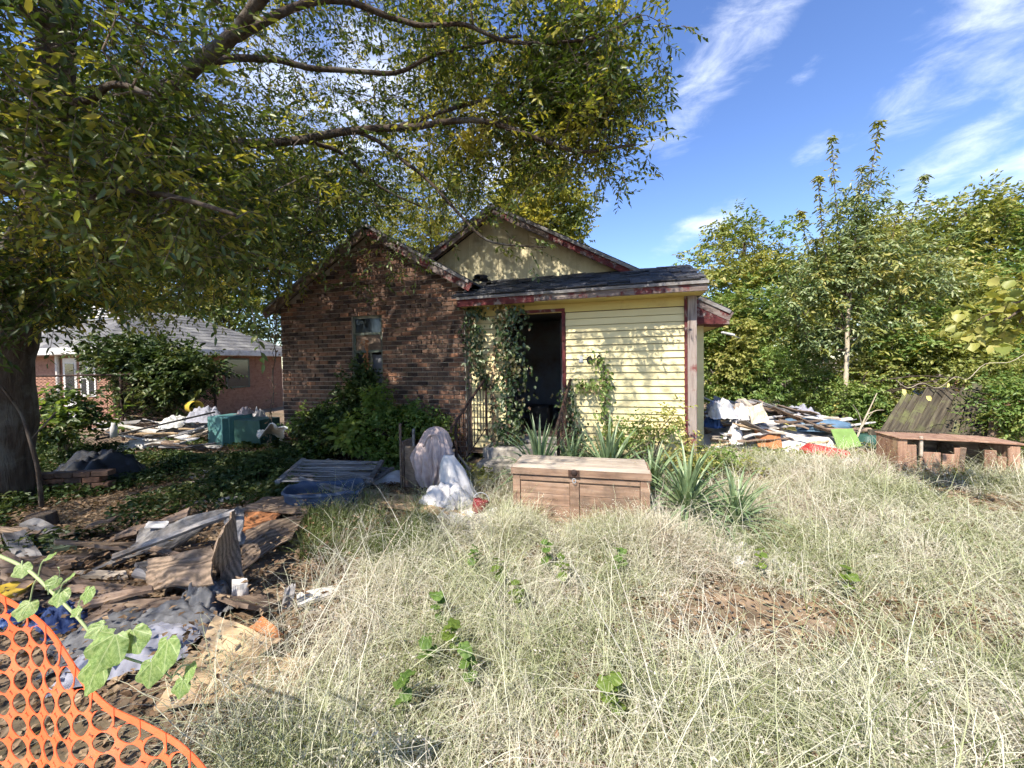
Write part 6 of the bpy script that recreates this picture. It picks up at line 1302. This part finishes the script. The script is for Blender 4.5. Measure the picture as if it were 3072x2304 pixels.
# shaded fringe of sparse straw over the left heap
sg = LB(); fr_ = [tuple(PG(x, y)[:2]) for x, y in ((150, 760), (200, 680), (290, 620), (330, 560), (330, 500), (520, 470), (500, 520), (345, 560), (330, 600), (260, 710), (210, 775))]
A_, tips = blades(42000, 1.2, 6.0, fr_, (.2, .5), (.002, .004), (.6, 2.0), (.6, .4), 5, .3, tuft=8); sg.add(A_)
o = sg.build('sparse_straw', 'grass'); tag(o, 'sparse straw at the edge of the collapsed heap', kind='stuff')
def litter(n, poly, Lr, z=(.004, .04), name='leaf_litter', mat='deadleaf', lab=''):
    b = np.array(poly); X = RNG.uniform(b[:, 0].min(), b[:, 0].max(), n); Y = RNG.uniform(b[:, 1].min(), b[:, 1].max(), n); s = inpoly(X, Y, poly); X, Y = X[s], Y[s]; n = len(X)
    P = np.stack([X, Y, gz_np(X, Y) + RNG.uniform(z[0], z[1], n)], 1); a = RNG.uniform(0, 6.28, n); D = np.stack([np.cos(a), np.sin(a), RNG.normal(size=n) * .25], 1)
    L_ = RNG.uniform(*Lr, n); q = LB(); q.add(leaves_np(P, D, L_, L_ * .55, fold=.3, droop=-.1, tilt=UPV + RNG.normal(size=(n, 3)) * .35)); o = q.build(name, mat); tag(o, lab, kind='stuff')
litter(60000, [(-6.5, 1.0), (-.2, 1.0), (-.2, 4.6), (-1.5, 6.2), (-8, 9), (-9, 4)], (.022, .058), lab='brown fallen leaves over the left half of the yard')
litter(1500, [(-3.6, 1.7), (-1.2, 1.7), (-1.2, 4.2), (-4.2, 4.2)], (.025, .055), (.05, .2), 'leaf_scatter', lab='dead leaves strewn over the collapsed heap of boards')
litter(26000, [(-1, .8), (7.5, .8), (7.5, 7), (-1, 5.4)], (.03, .07), name='leaf_litter_thin', lab='thin brown litter under the dry grass')
A_, _ = blades(52000, 1.0, 8.0, gpoly, (.10, .3), (.0025, .0045), (.0, .4), (1.45, .12), 2, .3); q_ = LB(); q_.add(A_); o = q_.build('flattened_straw', 'grass'); tag(o, 'flattened straw lying on the soil between the grass tufts', kind='stuff')
# dark weeds in the shade
def weeds(n, poly, L, Wd, h, mat, name, lab, K=7):
    b = np.array(poly); X = RNG.uniform(b[:, 0].min(), b[:, 0].max(), n); Y = RNG.uniform(b[:, 1].min(), b[:, 1].max(), n); s = inpoly(X, Y, poly); X, Y = X[s], Y[s]
    nv = np.array([mnoise.noise(Vector((x * .9, y * .9, 8))) for x, y in zip(X, Y)]); s = nv > -.12; X, Y, nv = X[s], Y[s], nv[s]; n = len(X)
    q = LB(); H = h * (.5 + nv.clip(0, 1) * 1.2)
    for k in range(K):
        z = H * RNG.uniform(.1, 1, n); P = np.stack([X + RNG.normal(size=n) * .07, Y + RNG.normal(size=n) * .07, z], 1); a = RNG.uniform(0, 6.28, n); D = np.stack([np.cos(a), np.sin(a), RNG.normal(size=n) * .4], 1)
        q.add(leaves_np(P, D, L * RNG.uniform(.6, 1.3, n), Wd, shape=6, tilt=UPV + RNG.normal(size=(n, 3)) * .5))
    q.add(ribbons_np(np.stack([X, Y, X * 0], 1), np.stack([X + RNG.normal(size=n) * .04, Y, H], 1), .003))
    o = q.build(name, mat); tag(o, lab, kind='stuff')
wp = [tuple(PG(x, y)[:2]) for x, y in ((-60, 575), (40, 560), (120, 530), (215, 512), (290, 505), (330, 470), (330, 450), (270, 440), (150, 445), (-60, 450))]
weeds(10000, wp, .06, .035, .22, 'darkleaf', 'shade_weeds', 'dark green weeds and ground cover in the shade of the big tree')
weeds(2600, [tuple(PG(x, y)[:2]) for x, y in ((500, 476), (700, 470), (700, 448), (480, 452))], .055, .03, .18, 'darkleaf', 'wall_weeds', 'low weeds along the foot of the yellow wall', 6)
weeds(2600, [tuple(PG(x, y)[:2]) for x, y in ((700, 480), (1050, 490), (1060, 430), (880, 425), (700, 440))], .05, .03, .2, 'oliveleaf', 'lot_weeds', 'olive weeds in front of the junk heap and dresser', 6)
# scattered broad green leaves in the grass
sprl = ['green sprig in the grass just before the left end of the chest', 'green sprig one pace before the left half of the chest', 'yellow-green sprig in the grass below the middle of the chest', 'green sprig lowest of those straight below the left end of the chest', 'green sprig left of the trail of sprigs in mid grass', 'yellow-green sprig in the middle of the trail of sprigs in mid grass', 'green sprig in mid grass nearest the collapsed heap', 'green sprig below the middle of the chest, second row', 'yellow-green sprig before the right end of the chest', 'green sprig farthest right in the grass', 'green sprig at the near end of the trail of sprigs', 'lone yellow-green sprig low in the near grass, right of the trail', 'lone green sprig nearest the orange netting', 'green sprig by the bare patch right of the chest']
sprm = [heart(7).mesh('leaf', 'greenleaf', True), heart(8).mesh('leaf', 'limeleaf', True)]
for i, (x, y) in enumerate(((472, 556), (497, 570), (548, 552), (520, 592), (440, 604), (450, 632), (425, 648), (560, 570), (620, 560), (850, 578), (470, 660), (610, 690), (400, 690), (760, 560))):
    p = PG(x, y, .17); t = thing('leafy_sprig', sprl[i], 'plant', (p.x, p.y, 0), i, 'sprigs in the dry grass')
    MB().tube([(0, 0, 0), (.01, .01, .12), (.02, 0, .24)], .003, 5).build('stem', 'stem', t)
    for k in range(6):
        o = link('leaf', sprm[i % 2], t, (.015, 0, .12 + .025 * k), (R(random.uniform(-35, 20)), R(random.uniform(-25, 25)), k * 2.4)); s = random.uniform(.05, .075); o.scale = (s, s, s)
# white rubble by the yuccas and chips on the trodden path
def chips(n, poly, lab, sz):
    b = np.array(poly); q = MB()
    for i in range(n):
        while True:
            x, y = random.uniform(b[:, 0].min(), b[:, 0].max()), random.uniform(b[:, 1].min(), b[:, 1].max())
            if inpoly(np.array([x]), np.array([y]), poly)[0]: break
        s = random.uniform(*sz); h = s * random.uniform(.15, .5); Mx = Matrix.Rotation(random.uniform(0, 6), 3, 'Z') @ Matrix.Rotation(random.uniform(-.4, .4), 3, 'X')
        c = MB().box(-s / 2, s / 2, -s * .35, s * .35, -h / 2, h / 2); q.raw([Mx @ (Vector(v_) * random.uniform(.75, 1.1)) + Vector((x, y, .02 + h)) for v_ in c.v], c.f)
    o = q.build('rubble_chips', 'rubble'); tag(o, lab, kind='stuff')
chips(260, [tuple(PG(x, y)[:2]) for x, y in ((652, 536), (655, 505), (700, 508), (745, 512), (750, 530), (700, 535))], 'white plaster chips beside the chest and yuccas', (.03, .12))
chips(140, [tuple(PG(x, y)[:2]) for x, y in ((690, 545), (740, 545), (790, 570), (760, 580))], 'pale chips on the trodden strip through the grass', (.02, .07))
chips(160, [tuple(PG(x, y)[:2]) for x, y in ((440, 520), (480, 535), (500, 520), (470, 505))], 'slate and plaster chips left of the chest', (.03, .12))
